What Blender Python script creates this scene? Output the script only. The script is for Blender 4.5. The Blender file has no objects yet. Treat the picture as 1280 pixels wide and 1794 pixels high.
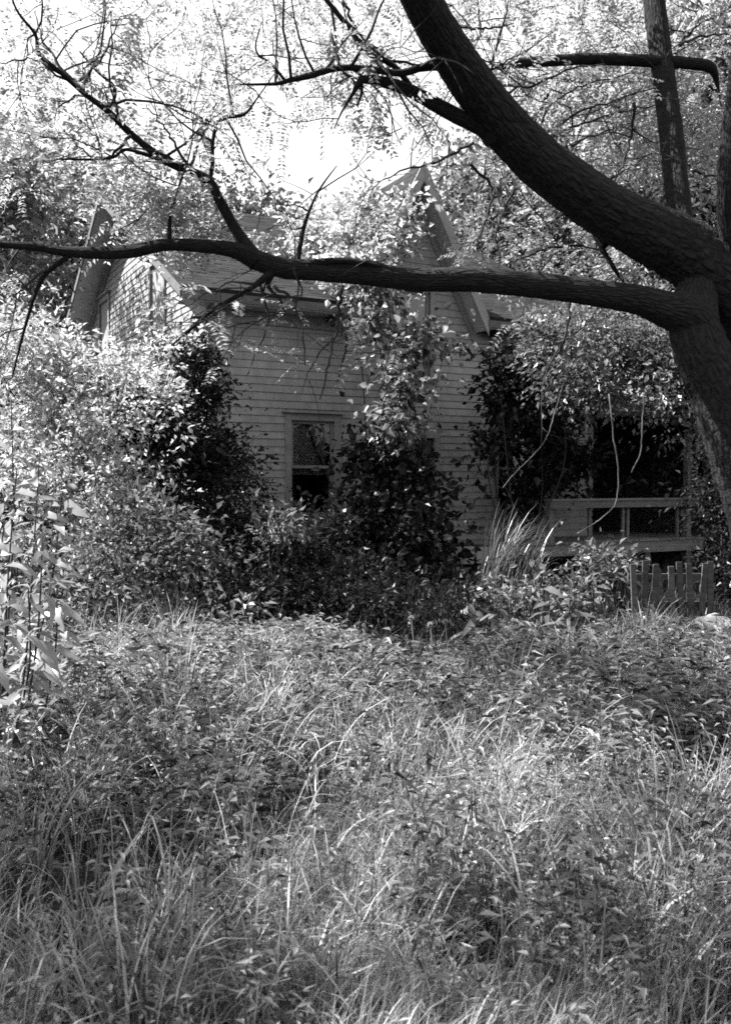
import bpy, math
import numpy as np
from mathutils import Vector

# ------------------------------------------------------------------ camera, sky, sun, exposure
SC = bpy.context.scene
COL = SC.collection
F_PX, W_PX, H_PX, HOR = 1600.0, 1280.0, 1794.0, 845.0
EYE = 1.6
PITCH = math.atan((H_PX/2-HOR)/F_PX)
cd = bpy.data.cameras.new('camera'); cam = bpy.data.objects.new('camera', cd); COL.objects.link(cam)
cam.location = (0, 0, EYE); cam.rotation_euler = (math.pi/2-PITCH, 0, 0)
cd.sensor_fit = 'VERTICAL'; cd.sensor_height = 36.0; cd.lens = F_PX/H_PX*36.0
cd.clip_start = 0.05; cd.clip_end = 2000
cd.dof.use_dof = True; cd.dof.focus_distance = 6.5; cd.dof.aperture_fstop = 4.5
SC.camera = cam

SUN_EL = math.radians(50)
SUN_DIR = Vector((-0.96, 0.14, 0)).normalized()*math.cos(SUN_EL) + Vector((0, 0, math.sin(SUN_EL)))
w = bpy.data.worlds.new('World'); SC.world = w; w.use_nodes = True
nt = w.node_tree; nt.nodes.clear()
sky = nt.nodes.new('ShaderNodeTexSky'); sky.sky_type = 'NISHITA'; sky.sun_disc = False
sky.sun_elevation = SUN_EL
sky.sun_rotation = math.atan2(SUN_DIR.x, SUN_DIR.y)
sky.air_density = 2.0; sky.dust_density = 1.0; sky.ozone_density = 1.0
bw = nt.nodes.new('ShaderNodeSeparateColor')      # blue-sensitive black-and-white film
bg = nt.nodes.new('ShaderNodeBackground'); bg.inputs['Strength'].default_value = 0.066
wo = nt.nodes.new('ShaderNodeOutputWorld')
nt.links.new(sky.outputs[0], bw.inputs[0]); nt.links.new(bw.outputs['Blue'], bg.inputs[0]); nt.links.new(bg.outputs[0], wo.inputs[0])
sl = bpy.data.lights.new('sun', 'SUN'); sun = bpy.data.objects.new('sun', sl); COL.objects.link(sun)
sl.energy = 5.0; sl.angle = math.radians(0.5); sl.color = (1, 1, 1)
sun.rotation_euler = (-SUN_DIR).to_track_quat('-Z', 'Y').to_euler(); sun.location = (-20, 0, 30)
vs = SC.view_settings; vs.view_transform = 'Standard'; vs.look = 'None'; vs.exposure = 2.0; vs.gamma = 1.0; vs.use_curve_mapping = False
SC.cycles.max_bounces = 5; SC.cycles.diffuse_bounces = 3; SC.cycles.transmission_bounces = 3
SC.cycles.glossy_bounces = 2; SC.cycles.transparent_max_bounces = 8
SC.cycles.caustics_reflective = False; SC.cycles.caustics_refractive = False
SC.cycles.use_denoising = False
SC.cycles.filter_width = 1.7

# ------------------------------------------------------------------ helpers
RNG = np.random.default_rng(7)
CA, SA = math.cos(PITCH), math.sin(PITCH)
def P(px, py, Y):
    """world point seen at photo pixel (px,py) standing at distance Y"""
    xc = (px-W_PX/2)/F_PX; yc = -(py-H_PX/2)/F_PX
    d = np.array([xc, CA+yc*SA, -SA+yc*CA]); d = d*(Y/d[1])
    return np.array([d[0], d[1], d[2]+EYE])
def tag(o, label=None, cat=None, group=None, kind=None):
    if label: o['label'] = label
    if cat: o['category'] = cat
    if group: o['group'] = group
    if kind: o['kind'] = kind
    return o
def empty(name, loc, label, cat, group=None, rz=0.0):
    o = bpy.data.objects.new(name, None); COL.objects.link(o); o.location = loc; o.rotation_euler = (0, 0, rz)
    o.empty_display_size = 0.2
    return tag(o, label, cat, group)
def link(name, me, parent=None):
    o = bpy.data.objects.new(name, me); COL.objects.link(o)
    if parent is not None: o.parent = parent
    return o
def npmesh(name, V, tris=None, quads=None, mat=None, uv=None, smooth=False):
    me = bpy.data.meshes.new(name)
    V = np.asarray(V, np.float32); me.vertices.add(len(V)); me.vertices.foreach_set('co', V.ravel())
    loops = []; starts = []; p = 0
    if quads is not None and len(quads):
        q = np.asarray(quads, np.int32); loops.append(q.ravel()); starts.append(p+np.arange(len(q))*4); p += q.size
    if tris is not None and len(tris):
        t = np.asarray(tris, np.int32); loops.append(t.ravel()); starts.append(p+np.arange(len(t))*3); p += t.size
    L = np.concatenate(loops); S = np.concatenate(starts).astype(np.int32)
    me.loops.add(len(L)); me.loops.foreach_set('vertex_index', L)
    me.polygons.add(len(S)); me.polygons.foreach_set('loop_start', S)
    me.polygons.foreach_set('use_smooth', np.full(len(S), bool(smooth)))
    if uv is not None:
        ul = me.uv_layers.new(name='uv'); ul.data.foreach_set('uv', np.asarray(uv, np.float32)[L].ravel())
    me.update(calc_edges=True)
    if mat: me.materials.append(mat)
    return me
def norm(a): return a/np.maximum(np.linalg.norm(a, axis=-1, keepdims=True), 1e-9)

def box_vf(x0, x1, y0, y1, z0, z1):
    V = [(x0,y0,z0),(x1,y0,z0),(x1,y1,z0),(x0,y1,z0),(x0,y0,z1),(x1,y0,z1),(x1,y1,z1),(x0,y1,z1)]
    Q = [(0,3,2,1),(4,5,6,7),(0,1,5,4),(1,2,6,5),(2,3,7,6),(3,0,4,7)]
    return V, Q
def boxes(name, bl, mat, parent):
    V, Q = [], []
    for b in bl:
        v, q = box_vf(*b); n = len(V); V += v; Q += [tuple(i+n for i in f) for f in q]
    return link(name, npmesh(name, V, quads=Q, mat=mat), parent)
def prism(name, poly, y0, y1, mat, parent, axis='y'):
    """polygon in (a,z) extruded along the third axis"""
    n = len(poly); V = []
    for yy in (y0, y1):
        for a, z in poly: V.append((a, yy, z) if axis == 'y' else (yy, a, z))
    me = bpy.data.meshes.new(name)
    Fc = [tuple(range(n)), tuple(range(2*n-1, n-1, -1))] + [(i, i+n, (i+1) % n+n, (i+1) % n) for i in range(n)]
    me.from_pydata(V, [], Fc); me.update(); me.materials.append(mat)
    import bmesh
    b = bmesh.new(); b.from_mesh(me); bmesh.ops.recalc_face_normals(b, faces=b.faces); b.to_mesh(me); b.free()
    return link(name, me, parent)
def hexa(name, pts8, mat, parent):
    V = [tuple(p) for p in pts8]
    Q = [(0,3,2,1),(4,5,6,7),(0,1,5,4),(1,2,6,5),(2,3,7,6),(3,0,4,7)]
    me = npmesh(name, V, quads=Q, mat=mat)
    return link(name, me, parent)

# ---- tubes
def catmull(pts, k):
    p = np.asarray(pts, float); n = len(p)
    if n < 3 or k <= 1:
        t = np.linspace(0, 1, max(2, k+1))[:, None]
        if n == 2: return p[0]*(1-t)+p[1]*t
    q = np.vstack([2*p[0]-p[1], p, 2*p[-1]-p[-2]]); out = []
    for i in range(n-1):
        a, b, c, d = q[i], q[i+1], q[i+2], q[i+3]
        for t in np.linspace(0, 1, k, endpoint=False):
            out.append(.5*((2*b)+(-a+c)*t+(2*a-5*b+4*c-d)*t*t+(-a+3*b-3*c+d)*t**3))
    out.append(p[-1]); return np.array(out)
def tube_vf(path, rad, sides=8, rough=0.0, rng=RNG):
    path = np.asarray(path, float); m = len(path)
    T = np.gradient(path, axis=0); T = norm(T)
    ref = np.array([0.31, 0.52, 0.8]) if abs(T[0]@np.array([0.31, 0.52, 0.8])) < .9 else np.array([1., 0, 0])
    N = np.zeros_like(T); a = norm(np.cross(T[0], ref))
    for i in range(m):
        a = a-T[i]*(a@T[i]); a = a/np.linalg.norm(a); N[i] = a
    B = np.cross(T, N)
    th = np.linspace(0, 2*math.pi, sides, endpoint=False)
    R = np.asarray(rad, float)[:, None]*np.ones(sides)[None]
    if rough > 0:
        ph = rng.uniform(0, 6.28, 6); s = np.cumsum(np.r_[0, np.linalg.norm(np.diff(path, axis=0), axis=1)])
        w1 = sum(np.sin(k*th[None]+ph[k]+s[:, None]*(1.3+k*.7)*(1 if k % 2 else -1)) for k in (2, 3, 5))/3
        R = R*(1+rough*w1+rough*.5*rng.normal(size=R.shape))
        if sides >= 24:
            k = sides//4; wob = .9*np.sin(s[:, None]*3.1+th[None]*2+ph[0])+.7*np.sin(s[:, None]*7.3+th[None]*3+ph[1])
            R = R*(1-.055*np.abs(np.sin(th[None]*k/2+wob))+.03)
            for _ in range(5):                            # knots and old scars
                a0, s0 = rng.uniform(0, 6.28), rng.uniform(0, s[-1]); da = np.angle(np.exp(1j*(th[None]-a0)))
                R = R*(1+rng.uniform(-.12, .2)*np.exp(-(da/.45)**2-((s[:, None]-s0)/.10)**2))
    V = path[:, None, :]+R[..., None]*(np.cos(th)[None, :, None]*N[:, None]+np.sin(th)[None, :, None]*B[:, None])
    V = V.reshape(-1, 3)
    i = np.arange(m-1)[:, None]*sides; j = np.arange(sides)[None]; j2 = (j+1) % sides
    Q = np.stack([i+j, i+j2, i+sides+j2, i+sides+j], -1).reshape(-1, 4)
    n = len(V); V = np.vstack([V, path[:1], path[-1:]])
    j = np.arange(sides); j2 = (j+1) % sides
    Tt = np.vstack([np.stack([np.full(sides, n), j2, j], 1), np.stack([np.full(sides, n+1), n-sides+j, n-sides+j2], 1)])
    s = np.cumsum(np.r_[0, np.linalg.norm(np.diff(path, axis=0), axis=1)])
    uv = np.stack([np.tile(np.minimum(j, sides-j)/sides*2, m), np.repeat(s, sides)], 1); uv = np.vstack([uv, [[0, 0], [0, s[-1]]]])
    return V, Q, Tt, uv
class Tubes:
    def __init__(s): s.V=[]; s.Q=[]; s.T=[]; s.U=[]; s.n=0
    def add(s, path, rad, sides=6, rough=0.0):
        V, Q, T, U = tube_vf(path, rad, sides, rough)
        s.V.append(V); s.Q.append(Q+s.n); s.T.append(T+s.n); s.U.append(U); s.n += len(V)
    def build(s, name, mat, parent=None, off=(0, 0, 0)):
        V = np.vstack(s.V)-np.asarray(off)
        return link(name, npmesh(name, V, np.vstack(s.T), np.vstack(s.Q), mat, np.vstack(s.U), True), parent)

# ---- leaves
def leaf2(Pb, D, N, L, Wd, fold=.25, droop=.15):
    """two-triangle folded leaf"""
    D = norm(D); S = norm(np.cross(D, N)); U = np.cross(S, D)
    L = L[:, None]; Wd = Wd[:, None]
    mid = Pb+D*L*.42
    a = mid+S*Wd*.5+U*Wd*fold; b = mid-S*Wd*.5+U*Wd*fold; t = Pb+D*L-U*L*droop
    V = np.stack([Pb, a, t, b], 1).reshape(-1, 3)
    i = np.arange(len(Pb))[:, None]*4
    T = np.concatenate([i+[0, 1, 2], i+[0, 2, 3]], 1).reshape(-1, 3)
    return V, T
def leaf8(Pb, D, N, L, Wd, fold=.18, droop=.3):
    D = norm(D); S = norm(np.cross(D, N)); U = np.cross(S, D)
    L = L[:, None]; Wd = Wd[:, None]
    c1 = Pb+D*L*.3+U*L*.03; c2 = Pb+D*L*.68-U*L*droop*.35; t = Pb+D*L*.97-U*L*droop
    f = U*Wd*fold
    V = np.stack([Pb, c1+S*Wd*.5+f, c1, c1-S*Wd*.5+f, c2+S*Wd*.38+f*.7, c2, c2-S*Wd*.38+f*.7, t], 1).reshape(-1, 3)
    i = np.arange(len(Pb))[:, None]*8
    T = np.concatenate([i+x for x in ([0,1,2],[0,2,3],[1,4,5],[1,5,2],[2,5,6],[2,6,3],[4,7,5],[5,7,6])], 1).reshape(-1, 3)
    return V, T
def rdir(n, rng=RNG): return norm(rng.normal(size=(n, 3)))
def blob_leaves(blobs, n, L, aspect=.5, per=22, spread=.16, fill=.5, up=.6, rng=RNG, big=False, droop=.15, hang=0.0):
    """blobs: (centre xyz, radii xyz). leaves in clusters, clusters nearer the surface of the blobs"""
    vol = np.array([np.prod(b[1])**.67 for b in blobs]); pr = vol/vol.sum()
    nc = max(1, n//per); k = rng.choice(len(blobs), nc, p=pr)
    C = np.array([b[0] for b in blobs])[k]; R = np.array([b[1] for b in blobs])[k]
    d = rdir(nc, rng); r = rng.uniform(0, 1, nc)**fill
    lump = 1+.22*np.sin(d[:, 0]*5+k*1.7)+.18*np.sin(d[:, 2]*7+d[:, 1]*4+k)
    shoot = np.where(rng.uniform(size=nc) < .16, rng.uniform(1.05, 1.65, nc), 1.0)
    cc = C+d*R*(r*lump*shoot)[:, None]
    q = 2.2/np.sqrt(np.mean(R[:, 0]))
    gap = np.sin(cc[:, 0]*q*1.9+1)*np.sin(cc[:, 1]*q*1.7+2)+np.sin(cc[:, 2]*q*2.3+cc[:, 0]*q)*.8
    keep = gap > -.38+rng.normal(0, .25, nc)
    cc, d, k, nc = cc[keep], d[keep], k[keep], int(keep.sum())
    csize = rng.uniform(.6, 1.5, nc)
    sz = spread*rng.uniform(.5, 1.5, nc)
    cnt = rng.poisson(per, nc)
    idx = np.repeat(np.arange(nc), cnt); m = len(idx)
    o = rng.normal(size=(m, 3))*sz[idx][:, None]; o[:, 2] *= .75
    Pb = cc[idx]+o
    ok = Pb[:, 2] > .03; Pb = Pb[ok]; o = o[ok]; idx = idx[ok]; m = len(Pb)
    D = norm(o)*.7+rdir(m, rng)*.8+d[idx]*.4; D[:, 2] -= .25+hang
    N = rdir(m, rng)*.9; N[:, 2] += up
    Ls = L*rng.uniform(.6, 1.3, m)*csize[idx]
    f = leaf8 if big else leaf2
    return f(Pb, D, N, Ls, Ls*aspect*rng.uniform(.8, 1.2, m), droop=droop)

# ------------------------------------------------------------------ materials (the photograph is black and white)
def mat_new(name):
    m = bpy.data.materials.new(name); m.use_nodes = True; t = m.node_tree; t.nodes.clear()
    return m, t, t.nodes, t.links
def g(v): return (v, v, v, 1)
def leaf_mat(name, lo, hi, trans=.42, gloss=.06, rough=.35):
    m, t, n, l = mat_new(name)
    geo = n.new('ShaderNodeNewGeometry'); mr = n.new('ShaderNodeMapRange')
    mr.inputs['To Min'].default_value = lo; mr.inputs['To Max'].default_value = hi
    l.new(geo.outputs['Random Per Island'], mr.inputs['Value'])
    tc = n.new('ShaderNodeTexCoord'); nz = n.new('ShaderNodeTexNoise'); nz.inputs['Scale'].default_value = 2.3
    l.new(tc.outputs['Object'], nz.inputs['Vector'])
    m2 = n.new('ShaderNodeMapRange'); m2.inputs['From Min'].default_value = .3; m2.inputs['From Max'].default_value = .7
    m2.inputs['To Min'].default_value = .75; m2.inputs['To Max'].default_value = 1.25
    l.new(nz.outputs[0], m2.inputs['Value'])
    mu = n.new('ShaderNodeMath'); mu.operation = 'MULTIPLY'; l.new(mr.outputs[0], mu.inputs[0]); l.new(m2.outputs[0], mu.inputs[1])
    d = n.new('ShaderNodeBsdfDiffuse'); tr = n.new('ShaderNodeBsdfTranslucent'); gl = n.new('ShaderNodeBsdfGlossy')
    gl.inputs['Roughness'].default_value = rough; gl.inputs['Color'].default_value = g(.8)
    l.new(mu.outputs[0], d.inputs['Color'])
    k = n.new('ShaderNodeMath'); k.operation = 'MULTIPLY'; k.inputs[1].default_value = 1.3; l.new(mu.outputs[0], k.inputs[0]); l.new(k.outputs[0], tr.inputs['Color'])
    mx = n.new('ShaderNodeMixShader'); mx.inputs[0].default_value = trans; l.new(d.outputs[0], mx.inputs[1]); l.new(tr.outputs[0], mx.inputs[2])
    mg = n.new('ShaderNodeMixShader'); mg.inputs[0].default_value = gloss; l.new(mx.outputs[0], mg.inputs[1]); l.new(gl.outputs[0], mg.inputs[2])
    o = n.new('ShaderNodeOutputMaterial'); l.new(mg.outputs[0], o.inputs[0])
    return m
def rough_mat(name, lo, hi, scale=4.0, stretch=(1, 1, 1), rough=.8, bump=.0, bscale=40, spec=.3, rand=0.0, uv=False, detail=6, bdist=.03):
    m, t, n, l = mat_new(name)
    tc = n.new('ShaderNodeTexCoord'); mp = n.new('ShaderNodeMapping'); mp.inputs['Scale'].default_value = stretch
    l.new(tc.outputs['UV' if uv else 'Object'], mp.inputs['Vector'])
    nz = n.new('ShaderNodeTexNoise'); nz.inputs['Scale'].default_value = scale; nz.inputs['Detail'].default_value = detail; nz.inputs['Roughness'].default_value = .65
    vec = mp.outputs[0]
    oi = n.new('ShaderNodeObjectInfo')
    if rand:
        ad = n.new('ShaderNodeVectorMath'); ad.operation = 'ADD'; cmb = n.new('ShaderNodeMath'); cmb.operation = 'MULTIPLY'; cmb.inputs[1].default_value = 37
        l.new(oi.outputs['Random'], cmb.inputs[0]); l.new(vec, ad.inputs[0]); l.new(cmb.outputs[0], ad.inputs[1]); vec = ad.outputs[0]
    l.new(vec, nz.inputs['Vector'])
    mr = n.new('ShaderNodeMapRange'); mr.inputs['From Min'].default_value = .3; mr.inputs['From Max'].default_value = .7
    mr.inputs['To Min'].default_value = lo; mr.inputs['To Max'].default_value = hi
    l.new(nz.outputs[0], mr.inputs['Value']); c = mr.outputs[0]
    if rand:
        r2 = n.new('ShaderNodeMapRange'); r2.inputs['To Min'].default_value = 1-rand; r2.inputs['To Max'].default_value = 1+rand
        l.new(oi.outputs['Random'], r2.inputs['Value'])
        mu = n.new('ShaderNodeMath'); mu.operation = 'MULTIPLY'; l.new(c, mu.inputs[0]); l.new(r2.outputs[0], mu.inputs[1]); c = mu.outputs[0]
    b = n.new('ShaderNodeBsdfPrincipled'); b.inputs['Roughness'].default_value = rough; b.inputs['Specular IOR Level'].default_value = spec
    l.new(c, b.inputs['Base Color'])
    if bump:
        n2 = n.new('ShaderNodeTexNoise'); n2.inputs['Scale'].default_value = bscale; n2.inputs['Detail'].default_value = 8; l.new(vec, n2.inputs['Vector'])
        bp = n.new('ShaderNodeBump'); bp.inputs['Strength'].default_value = bump; bp.inputs['Distance'].default_value = bdist
        l.new(n2.outputs[0], bp.inputs['Height']); l.new(bp.outputs[0], b.inputs['Normal'])
    o = n.new('ShaderNodeOutputMaterial'); l.new(b.outputs[0], o.inputs[0])
    return m
def bark_mat(name):
    m, t, n, l = mat_new(name)
    tc = n.new('ShaderNodeTexCoord'); mp = n.new('ShaderNodeMapping'); mp.inputs['Scale'].default_value = (15, 8, 1)
    nz = n.new('ShaderNodeTexNoise'); nz.inputs['Scale'].default_value = 3.0; nz.inputs['Detail'].default_value = 5
    l.new(tc.outputs['UV'], mp.inputs['Vector']); l.new(tc.outputs['Object'], nz.inputs['Vector'])
    ad = n.new('ShaderNodeMixRGB'); ad.blend_type = 'ADD'; ad.inputs[0].default_value = 1.6; l.new(mp.outputs[0], ad.inputs[1]); l.new(nz.outputs['Color'], ad.inputs[2])
    vo = n.new('ShaderNodeTexVoronoi'); vo.feature = 'DISTANCE_TO_EDGE'; vo.inputs['Scale'].default_value = 1.0; l.new(ad.outputs[0], vo.inputs['Vector'])
    n2 = n.new('ShaderNodeTexNoise'); n2.inputs['Scale'].default_value = 26; n2.inputs['Detail'].default_value = 6; l.new(tc.outputs['Object'], n2.inputs['Vector'])
    a = n.new('ShaderNodeMapRange'); a.inputs['From Max'].default_value = .30; a.inputs['To Min'].default_value = .0; a.inputs['To Max'].default_value = .55; l.new(vo.outputs['Distance'], a.inputs['Value'])
    h = n.new('ShaderNodeMath'); h.operation = 'MULTIPLY_ADD'; h.inputs[1].default_value = 1.3; l.new(n2.outputs[0], h.inputs[0]); l.new(a.outputs[0], h.inputs[2])
    c = n.new('ShaderNodeMapRange'); c.inputs['From Min'].default_value = .1; c.inputs['From Max'].default_value = 1.4; c.inputs['To Min'].default_value = .005; c.inputs['To Max'].default_value = .026; l.new(h.outputs[0], c.inputs['Value'])
    b = n.new('ShaderNodeBsdfPrincipled'); b.inputs['Roughness'].default_value = .9; b.inputs['Specular IOR Level'].default_value = .15; l.new(c.outputs[0], b.inputs['Base Color'])
    bp = n.new('ShaderNodeBump'); bp.inputs['Strength'].default_value = 1.0; bp.inputs['Distance'].default_value = .018; l.new(h.outputs[0], bp.inputs['Height']); l.new(bp.outputs[0], b.inputs['Normal'])
    o = n.new('ShaderNodeOutputMaterial'); l.new(b.outputs[0], o.inputs[0]); return m
def glass_mat(name):
    m, t, n, l = mat_new(name)
    tr = n.new('ShaderNodeBsdfTransparent'); tr.inputs[0].default_value = g(.75)
    gl = n.new('ShaderNodeBsdfGlossy'); gl.inputs['Roughness'].default_value = .03
    tc = n.new('ShaderNodeTexCoord'); nz = n.new('ShaderNodeTexNoise'); nz.inputs['Scale'].default_value = 3
    l.new(tc.outputs['Object'], nz.inputs[0]); bp = n.new('ShaderNodeBump'); bp.inputs['Strength'].default_value = .12; bp.inputs['Distance'].default_value = .05
    l.new(nz.outputs[0], bp.inputs['Height']); l.new(bp.outputs[0], gl.inputs['Normal'])
    fr = n.new('ShaderNodeFresnel'); fr.inputs[0].default_value = 1.6
    mx = n.new('ShaderNodeMixShader'); l.new(fr.outputs[0], mx.inputs[0]); l.new(tr.outputs[0], mx.inputs[1]); l.new(gl.outputs[0], mx.inputs[2])
    o = n.new('ShaderNodeOutputMaterial'); l.new(mx.outputs[0], o.inputs[0]); return m

M = dict(
    bark=bark_mat('bark'),
    twig=rough_mat('twig_bark', .012, .035, 20, rough=.9),
    drytwig=rough_mat('dry_twig', .08, .18, 20, rough=.9),
    soil=rough_mat('soil', .008, .025, 3, rough=1, bump=.6, bscale=30),
    siding=rough_mat('painted_siding', .19, .30, 1.6, (4, 4, .5), .7, .05, 60, .3, rand=.07),
    trim=rough_mat('painted_trim', .15, .25, 5, (1, 1, 1), .65, .15, 50, .3, rand=.06),
    soffit=rough_mat('soffit', .35, .5, 4, rough=.8),
    shadetrim=rough_mat('weathered_shaded_trim', .07, .13, 5, rough=.8, rand=.1),  # weathered trim, darkened further to give the eave its shadow band
    shingle=rough_mat('roof_shingle', .016, .045, 2.2, rough=.95, bump=.5, bscale=60, spec=.05),
    greywood=rough_mat('weathered_wood', .10, .20, 4, (1, 1, 6), .85, .4, 50, .2, rand=.2),
    darkwood=rough_mat('old_dark_wood', .04, .10, 4, (1, 1, 6), .85, .4, 50, .2, rand=.25),
    palewood=rough_mat('pale_board_paint', .25, .4, 4, rough=.8, rand=.05),
    stone=rough_mat('foundation_stone', .06, .15, 3, rough=.95, bump=.6),
    rock=rough_mat('pale_rock', .14, .26, 5, rough=.9, bump=.5),
    curtain=rough_mat('curtain_cloth', .45, .7, 5, (8, 8, .6), .9),
    door=rough_mat('door_paint', .04, .08, 4, (1, 1, 3), .6),
    glass=glass_mat('window_glass'),
    canopy=leaf_mat('leaf_canopy', .14, .36, .6, .02),
    far=leaf_mat('leaf_far', .06, .2, .45, .02),
    fardark=leaf_mat('leaf_far_dark', .025, .11, .4, .02),
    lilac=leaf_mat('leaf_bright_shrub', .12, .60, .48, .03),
    porchleaf=leaf_mat('leaf_porch_bush', .05, .2, .4, .03),
    shade=leaf_mat('leaf_shaded_shrub', .006, .034, .3, .015),  # shrub leaves coloured near black to stand in for shade
    vine=leaf_mat('leaf_vine', .012, .22, .42, .02),
    big=leaf_mat('leaf_broad', .07, .32, .4, .05),
    burdock=leaf_mat('leaf_burdock', .04, .17, .35, .03),
    grass=leaf_mat('grass_blade', .008, .40, .38, .03, .45),
    straw=leaf_mat('grass_straw', .14, .46, .42, .03, .5),
    weed=leaf_mat('weed_leaf', .006, .36, .38, .03, .45),
)

# ------------------------------------------------------------------ ground
def ground_h(x, y): return 0.05*np.sin(x*.9+1)*np.sin(y*.7)+0.03*np.sin(x*2.3+y*1.7)
def build_ground():
    n = 90
    a = np.concatenate([np.linspace(-400, -15, 12), np.linspace(-13, 13, n), np.linspace(15, 400, 12)])
    b = np.concatenate([np.linspace(-60, -3, 6), np.linspace(-2, 24, n), np.linspace(26, 700, 14)])
    X, Y = np.meshgrid(a, b); Z = ground_h(X, Y)*np.exp(-((X/20)**2+((Y-8)/22)**2))
    V = np.stack([X, Y, Z], -1).reshape(-1, 3); na, nb = len(a), len(b)
    i = np.arange(nb-1)[:, None]*na+np.arange(na-1)[None]
    Q = np.stack([i, i+1, i+na+1, i+na], -1).reshape(-1, 4)
    o = link('ground', npmesh('ground', V, quads=Q, mat=M['soil'], smooth=True)); tag(o, kind='structure')
build_ground()

# ------------------------------------------------------------------ farmhouse
TH = math.radians(28)
CX, CY = (366-640)/F_PX*13.5, 13.5
LEN, DEP = 7.38, 9.8          # front length, gable-wall depth
ZE, ZR = 4.50, 7.05           # wall top, ridge
SC_ = 3.47                    # centre of the steep cross gable
SLP = (ZR-ZE)/(DEP/2)
house = empty('farmhouse', (CX, CY, 0), 'abandoned clapboard farmhouse with steep centre gable behind overgrown bushes', 'house', rz=TH)
Z0 = .38
# cross gable
GZ, GH, GE = 6.64, 1.27, 4.26  # outer apex, half width at eave, eave height
GS = (GZ-GE)/GH
def wallmesh():
    T = .1
    fr = boxes('wall', [(.0, LEN, .03, .03+T, Z0, ZE-.02)], M['siding'], house)
    # gable end, left: a prism set inside the boards
    le = prism('wall', [(.131, Z0), (DEP, Z0), (DEP, ZE), (DEP/2, ZR-.06), (.131, ZE)], .03, .03+T, M['siding'], house, axis='x')
    ri = prism('wall', [(.131, Z0), (DEP, Z0), (DEP, ZE), (DEP/2, ZR-.06), (.131, ZE)], LEN-.13, LEN-.03, M['siding'], house, axis='x')
    ba = boxes('wall', [(.14, LEN-.14, DEP-.12, DEP-.02, Z0, ZE-.02)], M['siding'], house)
    return fr, le
# window / door openings: (s centre, z0, z1, half width)
WIN = [(1.69, 1.08, 2.56, .37), (5.60, 1.08, 2.56, .37)]
DOOR = (SC_+.02, .42, 2.34, .43)
GWIN = (SC_+.03, 3.35, 4.75, .33)
def front_openings(z0, z1):
    o = []
    for c, a, b, h in WIN+[DOOR, GWIN]:
        if z1 > a-.10 and z0 < b+.14: o.append((c-h-.10, c+h+.10))
    return sorted(o)
fr_wall, le_wall = None, None
def build_walls():
    # wall bodies pierced by the openings
    T = .10; zb = sorted({Z0, ZE-.02}|{v for c, a, b, h in WIN+[DOOR, GWIN] for v in (a, b) if v < ZE-.02})
    bl = []
    for z0, z1 in zip(zb[:-1], zb[1:]):
        zm = (z0+z1)/2; x = .0
        for c, a, b, h in sorted(WIN+[DOOR, GWIN]):
            if a < zm < b: bl.append((x, c-h, .03, .03+T, z0, z1)); x = c+h
        bl.append((x, LEN, .03, .03+T, z0, z1))
    fr = boxes('wall', bl, M['siding'], house)
    # upper cross-gable wall (above the eave), with its window opening
    c, a, b, h = GWIN
    def gx(z): return max(.02, (GZ-.30-z)/GS)
    zt = GZ-.36
    up = []
    for x0, x1, za, zb_ in ((None, c-h, ZE-.02, b), (c+h, None, ZE-.02, b)):
        pass
    V, Q = [], []
    def quad(x00, x01, x10, x11, z0, z1):
        k = len(V)
        V.extend([(x00, .03, z0), (x01, .03, z0), (x11, .03, z1), (x10, .03, z1), (x00, .13, z0), (x01, .13, z0), (x11, .13, z1), (x10, .13, z1)])
        Q.extend([tuple(i+k for i in f) for f in [(0,1,2,3),(5,4,7,6),(0,4,5,1),(1,5,6,2),(2,6,7,3),(3,7,4,0)]])
    quad(SC_-gx(ZE), c-h, SC_-gx(b), c-h, ZE-.02, b); quad(c+h, SC_+gx(ZE), c+h, SC_+gx(b), ZE-.02, b)
    quad(SC_-gx(b), SC_+gx(b), SC_-.03, SC_+.03, b, zt)
    gm = link('wall', npmesh('wall', V, quads=Q, mat=M['siding']), house)
    le = prism('wall', [(.131, Z0), (DEP, Z0), (DEP, ZE), (DEP/2, ZR-.12), (.131, ZE)], .03, .13, M['siding'], house, axis='x')
    prism('wall', [(.131, Z0), (DEP, Z0), (DEP, ZE), (DEP/2, ZR-.12), (.131, ZE)], LEN-.13, LEN-.03, M['siding'], house, axis='x')
    boxes('wall', [(.14, LEN-.14, DEP-.12, DEP-.02, Z0, ZE-.02)], M['siding'], house)
    # foundation
    boxes('foundation', [(.05, LEN-.05, .06, DEP-.06, -.1, Z0)], M['stone'], house)
    return fr, gm, le
fr_wall, g_wall, le_wall = build_walls()
EXP = .118
def clap(parent, x0, x1, z, axis, xa=None, xb=None):
    """one lapped board: wedge, thick at the bottom. axis 'x' front wall, 'y' left wall. xa, xb: ends at the top edge"""
    if x1-x0 < .04: return
    j = RNG.normal(0, .0022, 2) if RNG.random() > .05 else RNG.normal(0, .009, 2)
    xa = x0 if xa is None else xa; xb = x1 if xb is None else xb
    zt = z+EXP+.012; yb, ybt = .006, .022
    pts = [(x0, yb, z+j[0]), (x1, yb, z+j[1]), (x1, .0295, z+j[1]), (x0, .0295, z+j[0]), (xa, ybt, zt+j[0]), (xb, ybt, zt+j[1]), (xb, .0295, zt+j[1]), (xa, .0295, zt+j[0])]
    if axis == 'y': pts = [(p[1], p[0], p[2]) for p in pts]
    Q = [(0,3,2,1),(4,5,6,7),(0,1,5,4),(1,2,6,5),(2,3,7,6),(3,0,4,7)]
    if axis == 'y': Q = [q[::-1] for q in Q]
    link('clapboard', npmesh('clapboard', pts, quads=Q, mat=M['siding']), parent)
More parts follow.
